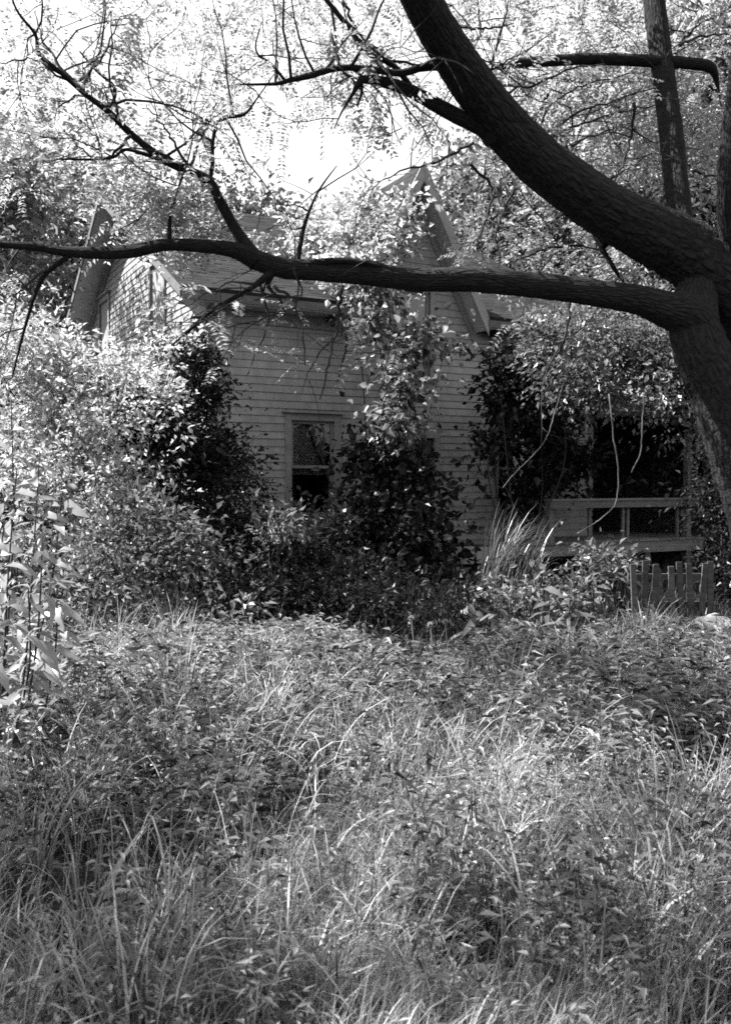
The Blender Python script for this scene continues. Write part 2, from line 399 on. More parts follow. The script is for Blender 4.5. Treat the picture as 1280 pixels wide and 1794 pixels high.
def build_claps():
    z = Z0
    while z < ZE-.10:                                   # front wall
        x = .10
        for a, b in front_openings(z, z+EXP)+[(LEN-.10, 0)]:
            if a-x > 2.2 and RNG.random() < .7:
                m = x+(a-x)*RNG.uniform(.35, .65); clap(fr_wall, x, m-.0015, z, 'x'); clap(fr_wall, m+.0015, a, z, 'x')
            else: clap(fr_wall, x, a, z, 'x')
            x = b
        z += EXP
    c, a, b, h = GWIN
    while z < GZ-.55:                                   # cross gable
        hx, hx2 = (GZ-.34-z)/GS, (GZ-.34-z-EXP)/GS
        if z < b+.14:
            clap(g_wall, SC_-hx, c-h-.10, z, 'x', SC_-hx2, c-h-.10); clap(g_wall, c+h+.10, SC_+hx, z, 'x', c+h+.10, SC_+hx2)
        else: clap(g_wall, SC_-hx, SC_+hx, z, 'x', SC_-hx2, SC_+hx2)
        z += EXP
    z = Z0                                              # gable end on the left
    while z < ZR-.45:
        a0, a1 = .10, DEP-.10; b0, b1 = a0, a1
        if z > ZE-.14:
            a0 = max(.10, (z-ZE+.14)/SLP); a1 = DEP-a0; b0 = a0+EXP/SLP; b1 = DEP-b0
        ops = sorted([(cc-hh-.10, cc+hh+.10) for cc, za, zb, hh in LWIN if z+EXP > za-.08 and z < zb+.12])
        x, xt = a0, b0
        for p, q in ops:
            clap(le_wall, x, p, z, 'y', xt, p); x = xt = q
        clap(le_wall, x, a1, z, 'y', xt, b1)
        z += EXP
# windows on the left gable end: (t centre, z0, z1, half width)
LWIN = [(2.75, 3.85, 5.4, .42), (6.95, 4.0, 5.45, .42), (2.75, 1.1, 2.6, .4)]
build_claps()
def window(c, z0, z1, h, axis, curtain=False):
    """casing with head cap, sill, two sashes, two panes"""
    def bx(bl):
        if axis == 'x': return bl
        return [(b[2], b[3], b[0], b[1], b[4], b[5]) for b in bl]
    wn = boxes('window', bx([(c-h-.10, c-h, -.022, .06, z0, z1), (c+h, c+h+.10, -.022, .06, z0, z1), (c-h-.10, c+h+.10, -.024, .06, z1, z1+.11)]), M['trim'], house)
    boxes('head_cap', bx([(c-h-.15, c+h+.15, -.075, .05, z1+.112, z1+.15)]), M['trim'], wn)
    boxes('sill', bx([(c-h-.14, c+h+.14, -.07, .09, z0-.06, z0-.002)]), M['trim'], wn)
    zm = (z0+z1)/2
    for a, b, y in ((zm, z1, .035), (z0, zm+.04, .075)):
        boxes('sash', bx([(c-h+.002, c-h+.05, y, y+.035, a, b-.003), (c+h-.05, c+h-.002, y, y+.035, a, b-.003), (c-h+.05, c+h-.05, y, y+.035, a, a+.045), (c-h+.05, c+h-.05, y, y+.035, b-.048, b-.003)]), M['trim'], wn)
        boxes('pane', bx([(c-h+.05, c+h-.05, y+.014, y+.018, a+.045, b-.048)]), M['glass'], wn)
    if curtain:
        # gathered cloth hanging inside
        n = 40; xs = np.linspace(c-h, c+h*.8, n); V = []
        for zz in ((z0+z1)/2-.1, z1-.02):
            for i, x in enumerate(xs): V.append((x, .17+.02*math.sin(i*1.3), zz))
        Q = [(i, i+1, n+i+1, n+i) for i in range(n-1)]
        if axis == 'y': V = [(p[1], p[0], p[2]) for p in V]
        link('curtain', npmesh('curtain', V, quads=Q, mat=M['curtain']), wn)
    return wn
for i, wv in enumerate(WIN+[GWIN]): window(*wv, 'x', curtain=(i == 0))
for i, wv in enumerate(LWIN): window(*wv, 'y', curtain=(i == 0))
def build_door():
    c, z0, z1, h = DOOR
    d = boxes('door', [(c-h+.03, c+h-.03, .05, .09, z0+.03, z1-.03)], M['door'], house)
    boxes('door_frame', [(c-h-.10, c-h, -.022, .06, Z0+.02, z1), (c+h, c+h+.10, -.022, .06, Z0+.02, z1), (c-h-.10, c+h+.10, -.024, .06, z1, z1+.12)], M['trim'], d)
    for k, (za, zb) in enumerate(((.15, .75), (.85, 1.7))):
        for s in (-1, 1): boxes('panel', [(c+s*.18-.13, c+s*.18+.13, .038, .052, z0+za, z0+zb)], M['door'], d)
    V, Q, T, U = tube_vf(np.array([(c+h-.1, .05, z0+.95), (c+h-.1, .03, z0+.95), (c+h-.1, .0, z0+.95), (c+h-.1, -.015, z0+.95)]), [.01, .01, .028, .02], 10)
    link('handle', npmesh('handle', V, T, Q, M['trim']), d)
    boxes('foundation', [(c-.6, c+.6, -.75, -.03, -.1, .2), (c-.6, c+.6, -.4, -.03, .2, .38)], M['stone'], house)
build_door()
# corner boards, frieze
for x0, x1, y0, y1 in ((-.004, .098, -.012, .028), (LEN-.098, LEN+.004, -.012, .028)):
    boxes('corner_board', [(x0, x1, y0, y1, Z0, ZE-.08)], M['trim'], house)
boxes('corner_board', [(-.012, .028, .030, .098, Z0, ZE-.08)], M['trim'], house)
boxes('corner_board', [(-.012, .028, DEP-.10, DEP, Z0, ZE-.08)], M['trim'], house)

def roof_plane(p00, p10, p11, p01, th, name, mat, parent, courses=0, tabs=0):
    """slab through four corners (eave a, eave b, ridge b, ridge a); shingle courses laid on it"""
    p = [np.array(v, float) for v in (p00, p10, p11, p01)]
    nrm = np.cross(p[1]-p[0], p[3]-p[0]); nrm /= np.linalg.norm(nrm)
    if nrm[2] < 0: nrm = -nrm
    o = hexa(name, [q for q in p]+[q+nrm*th for q in p], mat, parent)
    if courses:
        V, Q = [], []
        for r in range(courses):
            a, b = r/courses, min(1.0, (r+1.25)/courses)
            k = 0.0; off = (r % 2)*.5
            es = np.concatenate([[0], (np.arange(1, tabs)+off-.25+RNG.normal(0, .06, tabs-1))/tabs, [1]])
            for i in range(len(es)-1):
                e0, e1 = es[i]+.0008, es[i+1]-.0008
                da = RNG.normal(0, .006)
                def at(u, v, h): return (p[0]*(1-u)*(1-v)+p[1]*u*(1-v)+p[2]*u*v+p[3]*(1-u)*v)+nrm*(th+h)
                lift = .007+abs(RNG.normal(0, .002))
                a_ = max(0, a+da); n0 = len(V)
                V += [at(e0, a_, .001), at(e1, a_, .001), at(e1, b, .001), at(e0, b, .001), at(e0, a_, lift), at(e1, a_, lift), at(e1, b, .004), at(e0, b, .004)]
                Q += [tuple(n0+j for j in f) for f in [(4,5,6,7),(0,1,5,4),(1,2,6,5),(3,0,4,7)]]
        s = link('shingle', npmesh('shingle', V, quads=Q, mat=M['shingle']), o); tag(s, kind='stuff')
    return o
OV, RK = .38, .50
zE = ZE-SLP*OV
GA, GB = SC_-GH+.06, SC_+GH-.06
roof_plane((-RK, -OV, zE), (GA, -OV, zE), (GA, DEP/2, ZR), (-RK, DEP/2, ZR), .07, 'roof', M['shingle'], house, 52, 18)
roof_plane((GB, -OV, zE), (LEN+RK, -OV, zE), (LEN+RK, DEP/2, ZR), (GB, DEP/2, ZR), .07, 'roof', M['shingle'], house, 52, 20)
roof_plane((GA, .16, ZE+.16*SLP), (GB, .16, ZE+.16*SLP), (GB, DEP/2, ZR), (GA, DEP/2, ZR), .068, 'roof', M['shingle'], house, 40, 14)
roof_plane((-RK, DEP/2+.001, ZR), (LEN+RK, DEP/2+.001, ZR), (LEN+RK, DEP+OV, zE), (-RK, DEP+OV, zE), .07, 'roof', M['shingle'], house)
# soffit and fascia along the front eave, both sides of the cross gable
for a, b in ((-RK, SC_-GH+.02), (SC_+GH-.02, LEN+RK)):
    boxes('fascia', [(a, b, -OV-.03, -OV-.002, zE-.11, zE+.01)], M['shadetrim'], house)
    boxes('soffit', [(a+.01, b-.01, -OV, .028, zE-.125, zE-.10)], M['soffit'], house)
    boxes('frieze', [(max(a, .1), min(b, LEN-.1), -.02, .027, zE-.32, zE-.127)], M['trim'], house)
# bargeboards and sloping soffits on the left gable end
for y0, y1 in ((-OV, DEP/2), (DEP+OV, DEP/2)):
    z0 = zE
    s = 1 if y1 > y0 else -1
    pts = lambda xa, xb, d0, d1: [(xa, y0, z0-d1), (xb, y0, z0-d1), (xb, y1, ZR-d1), (xa, y1, ZR-d1), (xa, y0, z0-d0), (xb, y0, z0-d0), (xb, y1, ZR-d0), (xa, y1, ZR-d0)]
    hexa('bargeboard', pts(-RK-.03, -RK-.002, -.04, .09), M['shadetrim'], house)
    hexa('soffit', pts(-RK, .0, .05, .075), M['soffit'], house)
    hexa('frieze', pts(-.02, .027, .077, .26), M['trim'], house)
# cross gable roof: two steep planes from the front overhang back to the main roof
def cross_gable():
    fy = -OV
    def back(z): return (z-ZE)/SLP                       # where the main roof has that height
    for s in (-1, 1):
        ex = SC_+s*GH
        roof_plane((ex, fy, GE), (ex, back(GE)+.12, GE), (SC_+s*.001, back(GZ)+.12, GZ), (SC_+s*.001, fy, GZ), .05, 'roof', M['shingle'], house, 22, 12)
        # flared foot of the eave
        fx = ex+s*.30
        roof_plane((fx, fy, GE-.16), (fx, .05, GE-.16), (ex-s*.02, .05, GE+.02), (ex-s*.02, fy, GE+.02), .05, 'flared_eave', M['shingle'], house)
        n = np.array([GS, 0, s*1.0])
        def bar(name, xo, d0, d1, y0, y1, mat):
            # strip parallel to the rake, offset d below it
            L = [(ex, GE), (SC_+s*.002, GZ)]
            k = math.hypot(1, GS)
            q = []
            for d in (d1, d0):
                for (x, z) in L: q.append((x-s*0, z-d*k))
            p = [(q[0][0], y0, q[0][1]), (q[0][0], y1, q[0][1]), (q[1][0], y1, q[1][1]), (q[1][0], y0, q[1][1]), (q[2][0], y0, q[2][1]), (q[2][0], y1, q[2][1]), (q[3][0], y1, q[3][1]), (q[3][0], y0, q[3][1])]
            hexa(name, p, mat, house)
        bar('bargeboard', 0, -.05, .10, fy-.03, fy-.002, M['trim'])
        bar('soffit', 0, .03, .05, fy, .0, M['soffit'])
        bar('frieze', 0, .055, .16, -.018, .027, M['trim'])
cross_gable()

# ---- porch at the right-hand corner
PY0, PY1, PX0, PX1, PZ = -1.25, -.02, 4.15, 8.9, .62
porch = boxes('porch', [(PX0+.05, PX1-.05, PY0+.05, PY1, PZ-.20, PZ-.045)], M['greywood'], house)
nb = 30
for i in range(nb):
    x0 = PX0+(PX1-PX0)*i/nb
    boxes('plank', [(x0+.004, x0+(PX1-PX0)/nb-.004, PY0-.03, PY1-.002, PZ-.043, PZ-.01+RNG.normal(0, .002))], M['greywood'], porch)
boxes('rim_board', [(PX0, PX1, PY0, PY0+.04, PZ-.24, PZ-.047)], M['greywood'], porch)
for x, zt in ((5.45, 1.289), (8.6, 2.70)): boxes('post', [(x-.05, x+.05, PY0+.06, PY0+.16, PZ-.009, zt)], M['greywood'], porch)
for x in (5.0, 6.6, 7.6, 8.6): boxes('post', [(x-.06, x+.06, PY0+.06, PY0+.18, -.1, PZ-.241)], M['greywood'], porch)
boxes('rail', [(5.38, 8.75, PY0+.02, PY0+.055, 1.17, 1.29)], M['greywood'], porch)
boxes('rail', [(5.38, 8.75, PY0-.0, PY0+.17, 1.291, 1.325)], M['greywood'], porch)
for x in (6.3, 7.05, 7.16, 8.35): boxes('baluster', [(x-.025, x+.025, PY0+.09, PY0+.13, PZ-.009, 1.289)], M['greywood'], porch)
hexa('roof', [(6.5, PY0-.25, 2.72), (9.0, PY0-.25, 2.72), (9.0, -.93, 2.80), (6.5, -.93, 2.80), (6.5, PY0-.25, 2.80), (9.0, PY0-.25, 2.80), (9.0, -.93, 2.88), (6.5, -.93, 2.88)], M['shingle'], porch)
# open-fronted wing added behind the porch, deep so its inside stays dark
recess = boxes('porch_recess', [(LEN+.01, 10.4, 5.9, 6.0, -.1, 2.9), (10.3, 10.4, -.4, 5.899, -.1, 2.9), (LEN+.01, 10.299, -.4, 5.899, PZ-.1, PZ-.045), (LEN+.01, 10.299, 5.80, 5.899, 2.9, 4.2), (10.301, 10.4, -.4, 5.899, 2.9, 3.4)], M['greywood'], house)
hexa('roof', [(LEN-.02, -.9, 2.75), (10.7, -.9, 2.75), (10.7, 6.2, 4.3), (LEN-.02, 6.2, 4.3), (LEN-.02, -.9, 2.85), (10.7, -.9, 2.85), (10.7, 6.2, 4.4), (LEN-.02, 6.2, 4.4)], M['shingle'], recess)

def W(s, t, z):
    """house-local to world"""
    return np.array([CX+s*math.cos(TH)-t*math.sin(TH), CY+s*math.sin(TH)+t*math.cos(TH), z])

# ------------------------------------------------------------------ small things by the porch
def picket_panel():
    b = P(1178, 1065, 10.4); b[2] = 0
    r = empty('picket_panel', b, 'low weathered picket panel leaning in the weeds below the porch rail', 'fence', rz=.06)
    n = 9
    for i in range(n):
        x = -.44+i*.11; t = RNG.normal(0, .03)+(.05 if i in (3, 4) else 0); hgt = .66+RNG.normal(0, .025)
        pts = [(x-.033, -.012, 0), (x+.033, -.012, 0), (x+.033, .012, 0), (x-.033, .012, 0), (x-.033-t, -.012+.05, hgt), (x+.033-t, -.012+.05, hgt), (x+.033-t, .012+.05, hgt), (x-.033-t, .012+.05, hgt)]
        hexa('picket', pts, M['darkwood'], r)
    boxes('cross_rail', [(-.5, .5, .055, .085, .16, .23)], M['darkwood'], r)
    boxes('cross_rail', [(-.5, .5, .068, .098, .48, .55)], M['darkwood'], r)
picket_panel()
def pale_boards():
    b = P(826, 1040, 13.4); b[2] = 0
    r = empty('stake_board', b, 'two small pale boards nailed to thin stakes left of the porch', 'board', rz=.1)
    boxes('board', [(-.31, .03, -.012, .010, .40, .66)], M['palewood'], r)
    boxes('board', [(.07, .32, -.012, .012, .41, .65)], M['palewood'], r)
    boxes('batten', [(-.25, .29, .013, .03, .50, .56)], M['palewood'], r)
    for x in (-.14, .2): boxes('stake', [(x-.014, x+.014, .031, .055, -.05, .62)], M['greywood'], r)
pale_boards()
def rock():
    b = P(1250, 1100, 9.0); b[2] = .0
    import bmesh
    me = bpy.data.meshes.new('rock'); bm = bmesh.new(); bmesh.ops.create_icosphere(bm, subdivisions=3, radius=.22)
    for v in bm.verts:
        c = v.co; k = 1+.16*math.sin(c.x*17+1)*math.sin(c.y*13)+.10*math.sin(c.z*25+c.x*9); v.co = Vector((c.x*1.1*k, c.y*.8*k, max(-.05, c.z*.85*k)))
    for f in bm.faces: f.smooth = True
    bm.to_mesh(me); bm.free(); me.materials.append(M['rock'])
    o = link('rock', me); o.location = (b[0], b[1], .12); tag(o, 'pale rounded rock half hidden in weeds right of the picket panel', 'rock')
rock()

# ------------------------------------------------------------------ the big leaning tree
TB = P(1365, 1240, 6.6); TB[2] = 0
tree = empty('locust_tree', TB, 'large dark leaning tree on the right, its limbs crossing in front of the house', 'tree')
TWIG_TIPS = []
def limb(name, pts, sides=14, rough=.05, k=6, mat='bark', parent=tree, off=TB, minr=.003, wig=.0):
    """pts: (px, py, distance, width in photo pixels)"""
    W3 = np.array([P(x, y, d) for x, y, d, w_ in pts]); R = np.array([max(minr, w_*d/F_PX/2) for x, y, d, w_ in pts])
    if wig: W3[1:-1] += RNG.normal(0, wig, (len(W3)-2, 3))
    path = catmull(W3, k); rr = np.maximum(minr*.6, catmull(R[:, None]*np.ones((1, 3)), k)[:, 0])
    tb = Tubes(); tb.add(path, rr, sides, rough)
    o = tb.build(name, M[mat], parent, off)
    return path, rr
ALLP = []
def L_(name, pts, **kw):
    p, r = limb(name, pts, **kw); ALLP.append((p, r)); return p, r
L_('trunk', [(1368, 1262, 6.6, 170), (1352, 1130, 6.6, 128), (1345, 980, 6.6, 116), (1322, 870, 6.6, 108), (1292, 780, 6.6, 104), (1256, 680, 6.6, 100), (1222, 600, 6.6, 88), (1214, 548, 6.65, 80), (1222, 500, 6.8, 68), (1225, 460, 6.9, 50)], sides=56, rough=.03, k=22)
L_('limb', [(1250, 600, 6.62, 50), (1205, 555, 6.58, 78), (1165, 541, 6.56, 62), (1115, 525, 6.52, 50), (1050, 515, 6.45, 45), (940, 500, 6.35, 43), (830, 490, 6.3, 43), (740, 490, 6.3, 42), (650, 482, 6.3, 38), (560, 475, 6.3, 34), (500, 470, 6.3, 34), (450, 455, 6.3, 33), (410, 438, 6.25, 27), (350, 431, 6.2, 22), (290, 429, 6.2, 21), (230, 440, 6.2, 24), (170, 443, 6.2, 22), (110, 440, 6.2, 17), (60, 432, 6.2, 15), (0, 428, 6.2, 12), (-90, 420, 6.2, 9)], sides=24, k=12, rough=.04)
L_('limb', [(1400, 800, 7.0, 150), (1375, 680, 6.95, 140), (1330, 570, 6.9, 132), (1275, 500, 6.85, 122), (1200, 443, 6.8, 108), (1130, 405, 6.7, 98), (1065, 370, 6.6, 92), (965, 300, 6.4, 86), (905, 245, 6.25, 82), (862, 195, 6.1, 78), (795, 100, 5.8, 70), (738, 0, 5.5, 66), (690, -110, 5.2, 60), (650, -260, 5.0, 50)], sides=56, k=22, rough=.03)
L_('limb', [(1200, 440, 6.9, 60), (1190, 380, 7.0, 46), (1180, 290, 7.1, 42), (1170, 200, 7.2, 40), (1157, 100, 7.3, 38), (1145, 0, 7.4, 38), (1130, -140, 7.5, 32)], sides=14)
L_('limb', [(1330, 560, 6.9, 60), (1296, 470, 6.7, 46), (1278, 400, 6.6, 40), (1272, 320, 6.5, 34), (1275, 250, 6.5, 30), (1290, 120, 6.5, 26), (1300, -60, 6.5, 20)], sides=12)
L_('limb', [(865, 240, 6.15, 40), (842, 222, 6.1, 30), (790, 198, 6.0, 26), (720, 160, 5.9, 22), (680, 146, 5.85, 19), (640, 139, 5.8, 15), (628, 150, 5.8, 8), (602, 190, 5.8, 4), (585, 225, 5.8, 2)], sides=10)
L_('limb', [(835, 118, 5.9, 22), (800, 115, 5.9, 16), (740, 118, 5.85, 14), (700, 128, 5.8, 12), (640, 120, 5.8, 11), (590, 120, 5.8, 10), (545, 132, 5.8, 11), (510, 140, 5.8, 9), (482, 147, 5.8, 6), (420, 148, 5.8, 3)], sides=8)
L_('limb', [(722, 158, 5.9, 12), (690, 116, 5.9, 10), (640, 90, 5.9, 10), (612, 50, 5.9, 9), (572, 0, 5.9, 8), (520, -70, 5.9, 6)], sides=8)
L_('limb', [(500, 142, 5.8, 6), (475, 112, 5.8, 5), (453, 97, 5.8, 4), (448, 78, 5.8, 3), (455, 50, 5.8, 2)], sides=6)
L_('limb', [(1262, 190, 7.4, 2), (1256, 150, 7.4, 6), (1243, 118, 7.35, 18), (1200, 110, 7.3, 20), (1160, 108, 7.25, 21), (1050, 103, 7.2, 20), (940, 108, 7.1, 18), (880, 114, 7.0, 14), (840, 124, 6.9, 8), (800, 150, 6.8, 4)], sides=9)
L_('limb', [(452, 462, 6.3, 36), (432, 432, 6.3, 26), (410, 398, 6.3, 20), (385, 352, 6.3, 18), (366, 318, 6.3, 18), (330, 298, 6.3, 15), (285, 278, 6.3, 14), (230, 235, 6.25, 12), (190, 195, 6.2, 11), (150, 165, 6.2, 9), (110, 130, 6.1, 8), (70, 95, 6.1, 7), (62, 60, 6.1, 6), (30, 18, 6.0, 4), (10, -40, 6.0, 3)], sides=10)
L_('limb', [(366, 320, 6.3, 10), (372, 290, 6.3, 8), (374, 240, 6.3, 7), (390, 208, 6.3, 8), (428, 200, 6.3, 6), (452, 170, 6.3, 3), (480, 130, 6.3, 2)], sides=6)
L_('limb', [(182, 190, 6.2, 9), (197, 182, 6.2, 7), (200, 152, 6.2, 6), (170, 125, 6.2, 4), (140, 90, 6.2, 3)], sides=6)
L_('limb', [(280, 279, 6.3, 8), (222, 262, 6.3, 6), (190, 278, 6.3, 5), (100, 279, 6.3, 3)], sides=6)
L_('limb', [(700, 482, 6.3, 20), (660, 466, 6.25, 13), (612, 458, 6.25, 12), (574, 458, 6.25, 12), (518, 465, 6.27, 14)], sides=8)
L_('limb', [(520, 466, 6.3, 12), (527, 425, 6.3, 9), (534, 392, 6.3, 8), (550, 350, 6.3, 5), (566, 322, 6.3, 4), (590, 290, 6.3, 2)], sides=6)
L_('limb', [(298, 428, 6.2, 12), (297, 405, 6.2, 8), (300, 370, 6.2, 6), (312, 330, 6.2, 4), (322, 310, 6.2, 2)], sides=6)
L_('limb', [(480, 475, 6.3, 18), (455, 494, 6.2, 12), (430, 511, 6.1, 9), (370, 545, 6.0, 8), (330, 580, 6.0, 6), (300, 606, 6.0, 3)], sides=6)
L_('limb', [(480, 468, 6.3, 18), (470, 500, 6.25, 8), (490, 525, 6.2, 5), (500, 550, 6.2, 3)], sides=6)
L_('limb', [(125, 445, 6.2, 10), (75, 488, 6.2, 8), (48, 560, 6.2, 6), (22, 660, 6.2, 3)], sides=6)
L_('limb', [(1060, 430, 6.7, 14), (1040, 410, 6.8, 10), (1075, 470, 6.8, 8), (1100, 505, 6.9, 5)], sides=6)
# thin arching twigs between the big limb and the upright stem, and hanging ones
ARCS = [[(925, 258), (1000, 205), (1085, 172), (1165, 150)], [(938, 250), (960, 190), (1020, 150), (1110, 128)], [(945, 245), (1010, 220), (1090, 195), (1180, 178)],
        [(880, 150), (930, 150), (1000, 120), (1060, 112)], [(885, 165), (940, 135), (990, 118)], [(1110, 180), (1105, 240), (1085, 300), (1062, 335)], [(1000, 255), (1050, 235), (1110, 215)],
        [(990, 240), (1000, 285), (1012, 310)], [(960, 165), (935, 215), (930, 240)], [(1030, 330), (1090, 300), (1150, 260)], [(1195, 70), (1230, 40), (1280, 18)], [(1190, 80), (1235, 62), (1290, 60)],
        [(830, 250), (760, 285), (700, 300), (640, 335)], [(842, 60), (838, 20), (835, -30)], [(800, 45), (842, 50), (900, 40)], [(820, 285), (860, 330), (845, 400), (830, 440)], [(900, 330), (870, 400), (872, 440)],
        [(1240, 150), (1262, 165), (1290, 200)], [(1215, 300), (1245, 308), (1275, 300)], [(1020, 430), (960, 435), (900, 460)], [(600, 0), (630, 60), (700, 112)], [(580, 60), (600, 120), (640, 170)],
        [(150, 165), (90, 95), (60, 20)], [(140, 140), (180, 100), (210, 30)], [(105, 128), (60, 105), (0, 110)], [(230, 238), (180, 280), (130, 250)], [(330, 298), (350, 250), (380, 180)], [(335, 300), (300, 240), (260, 190)],
        [(455, 490), (470, 560), (440, 640)], [(600, 500), (592, 560), (575, 640), (560, 700)], [(592, 560), (606, 600), (590, 670)], [(480, 500), (520, 540), (535, 640)], [(1000, 520), (985, 600), (960, 640)]]
tw = Tubes()
for a in ARCS:
    d0 = (7.2 if a[0][0] > 820 else 6.2)+RNG.normal(0, .25)
    w3 = np.array([P(x, y, d0+RNG.normal(0, .08)) for x, y in a]); path = catmull(w3, 7)
    path[1:-1] += RNG.normal(0, .006, (len(path)-2, 3))
    r = np.linspace(.013, .004, len(path)); tw.add(path, r, 5); ALLP.append((path, r))
# random fine twigs growing from every limb
twig_lines = []
for path, r in list(ALLP):
    seg = np.cumsum(np.r_[0, np.linalg.norm(np.diff(path, axis=0), axis=1)])
    n = int(seg[-1]*(5.5 if r.mean() < .06 else 2.2))
    for _ in range(n):
        i = RNG.integers(len(path)//6, len(path))
        if path[i][2] < 2.6 or (r[i] > .035 and RNG.random() < .97): continue
        d = norm(RNG.normal(size=3)*np.array([1, .8, .7])+np.array([-.15, 0, .30])); Ln = RNG.uniform(.3, 1.0); m = 7; q = path[i].copy(); pts = [q.copy()]
        for _k in range(m-1):
            d = norm(d+RNG.normal(0, .22, 3)+np.array([0, 0, -.05])); q = q+d*Ln/(m-1); pts.append(q.copy())
        pts = np.array(pts); tw.add(pts, np.linspace(min(.012, r[i]*.7), .0025, m), 4); twig_lines.append(pts)
        for _j in range(2):
            k = RNG.integers(2, m); d2 = norm(d+RNG.normal(0, .8, 3)); p2 = pts[k]+np.outer(np.linspace(0, RNG.uniform(.15, .45), 4), d2)+RNG.normal(0, .01, (4, 3)); p2[0] = pts[k]
            tw.add(p2, np.linspace(.004, .0015, 4), 3); twig_lines.append(p2)
tag(tw.build('twigs', M['twig'], tree, TB), kind='stuff')
# hanging pale vine strings
for a, d in (([(1066, 690), (1073, 760), (1082, 820), (1078, 880), (1050, 910), (1010, 935)], 7.6), ([(1128, 690), (1124, 740), (1122, 790), (1105, 828)], 7.4), ([(985, 675), (972, 720), (955, 770), (935, 795), (900, 830), (880, 855)], 8.6)):
    path = catmull(np.array([P(x, y, d) for x, y in a]), 6); path[1:-1] += RNG.normal(0, .002, (len(path)-2, 3)); hv = Tubes(); hv.add(path, np.linspace(.006, .004, len(path)) if d > 7 else np.full(len(path), .003), 5); hv.build('hanging_vine', M['drytwig'], tree, TB)

def compound_leaves(base, dirs, Ln, nl, ll, lw, rng=RNG):
    """pinnate leaves: pairs of small leaflets on a drooping midrib"""
    n = len(base); k = nl
    D = norm(dirs); up = rdir(n, rng)*.5+np.array([0, 0, 1.0]); S = norm(np.cross(D, up)); U = np.cross(S, D)
    f = (np.arange(k)+.6)/k
    P0 = base[:, None]+D[:, None]*(Ln[:, None]*f)[..., None]-np.array([0, 0, 1.])*(Ln[:, None]*.35*f**2)[..., None]
    out = []
    for s in (-1, 1):
        d = (S[:, None]*s+D[:, None]*.35+rng.normal(0, .18, P0.shape)-np.array([0, 0, .15])); N = U[:, None]+rng.normal(0, .35, P0.shape)
        out.append((P0.reshape(-1, 3), d.reshape(-1, 3), N.reshape(-1, 3)))
    Pb = np.vstack([o[0] for o in out]); Dd = np.vstack([o[1] for o in out]); Nn = np.vstack([o[2] for o in out])
    m = len(Pb); L = ll*rng.uniform(.7, 1.25, m)
    return leaf2(Pb, Dd, Nn, L, L*lw, fold=.12, droop=.08)
def crown_of_tree():
    base, dirs = [], []
    for pts in twig_lines:
        if RNG.random() < .62: continue
        n = RNG.integers(2, 6)
        t = RNG.integers(1, len(pts), n)
        for i in t: base.append(pts[i]); dirs.append(RNG.normal(size=3)+np.array([0, 0, -.2]))
    # outer sprays filling the crown above and around the limbs
    blobs = []
    for (x, y, d, rx, ry, rz, w_) in [(120, 60, 8.5, 2.0, 1.4, .9, 440), (420, 60, 9, 1.8, 1.4, .9, 370), (700, 20, 8, 1.4, 1.5, .7, 220), (980, 20, 8, 1.3, 1.5, .9, 480), (1200, 60, 8, 1.2, 1.4, 1.2, 520),
                                (1030, 170, 8.5, 1.0, 1.0, .7, 330), (1210, 260, 8, .8, 1, .9, 450), (260, 200, 8, 1.5, 1.2, .7, 150), (10, 210, 7.5, .8, 1, .6, 120), (520, 130, 8, 1.2, 1.2, .5, 80), (250, 330, 7, .5, .7, .3, 60), (320, 370, 6.5, .35, .4, .22, 110), (900, 380, 8, .9, .8, .5, 160), (1060, 450, 7.4, .5, .5, .3, 80),
                                (300, -450, 6, 3.0, 2.5, 1.2, 330), (900, -450, 6, 3.0, 2.5, 1.3, 450), (290, 375, 6.4, .5, .4, .14, 90), (380, 390, 6.5, .3, .3, .12, 40)]:
        c = P(x, y, d); n = w_; dd = rdir(n); rr = RNG.uniform(0, 1, n)**.5
        q = c+dd*rr[:, None]*np.array([rx, ry, rz]); sp = 7; q = np.repeat(q[:n//sp+1], sp, 0)[:n]+RNG.normal(0, .11, (n, 3))
        base.extend(q); dirs.extend(RNG.normal(size=(n, 3))+np.array([0, 0, -.3]))
    base = np.array(base); dirs = np.array(dirs)
    thick = np.vstack([p[rr > .045][::3] for p, rr in ALLP if (rr > .045).any()])
    far_ = np.ones(len(base), bool)
    for i in range(0, len(base), 500):
        bb = base[i:i+500]; pd = bb[:, None]-thick[None]
        far_[i:i+500] = ~((np.hypot(pd[..., 0], pd[..., 2]) < .30) & (pd[..., 1] < .1)).any(1)
    # bare twigs in front of the gable peak and the roof ridge
    bx_ = W_PX/2+F_PX*base[:, 0]/base[:, 1]; by_ = HOR-F_PX*(base[:, 2]-EYE)/base[:, 1]
    far_ &= ~((((bx_-735)/85)**2+((by_-370)/110)**2 < 1) & (base[:, 1] < 10)) & ~((((bx_-530)/90)**2+((by_-350)/75)**2 < 1) & (RNG.random(len(base)) < .85) & (base[:, 1] < 10))
    base, dirs = base[far_], dirs[far_]; n = len(base)
    V, T = compound_leaves(base, dirs, RNG.uniform(.14, .26, n), 8, .046, .44)
    link('crown', npmesh('crown', V-TB, T, mat=M['canopy']), tree)
crown_of_tree()

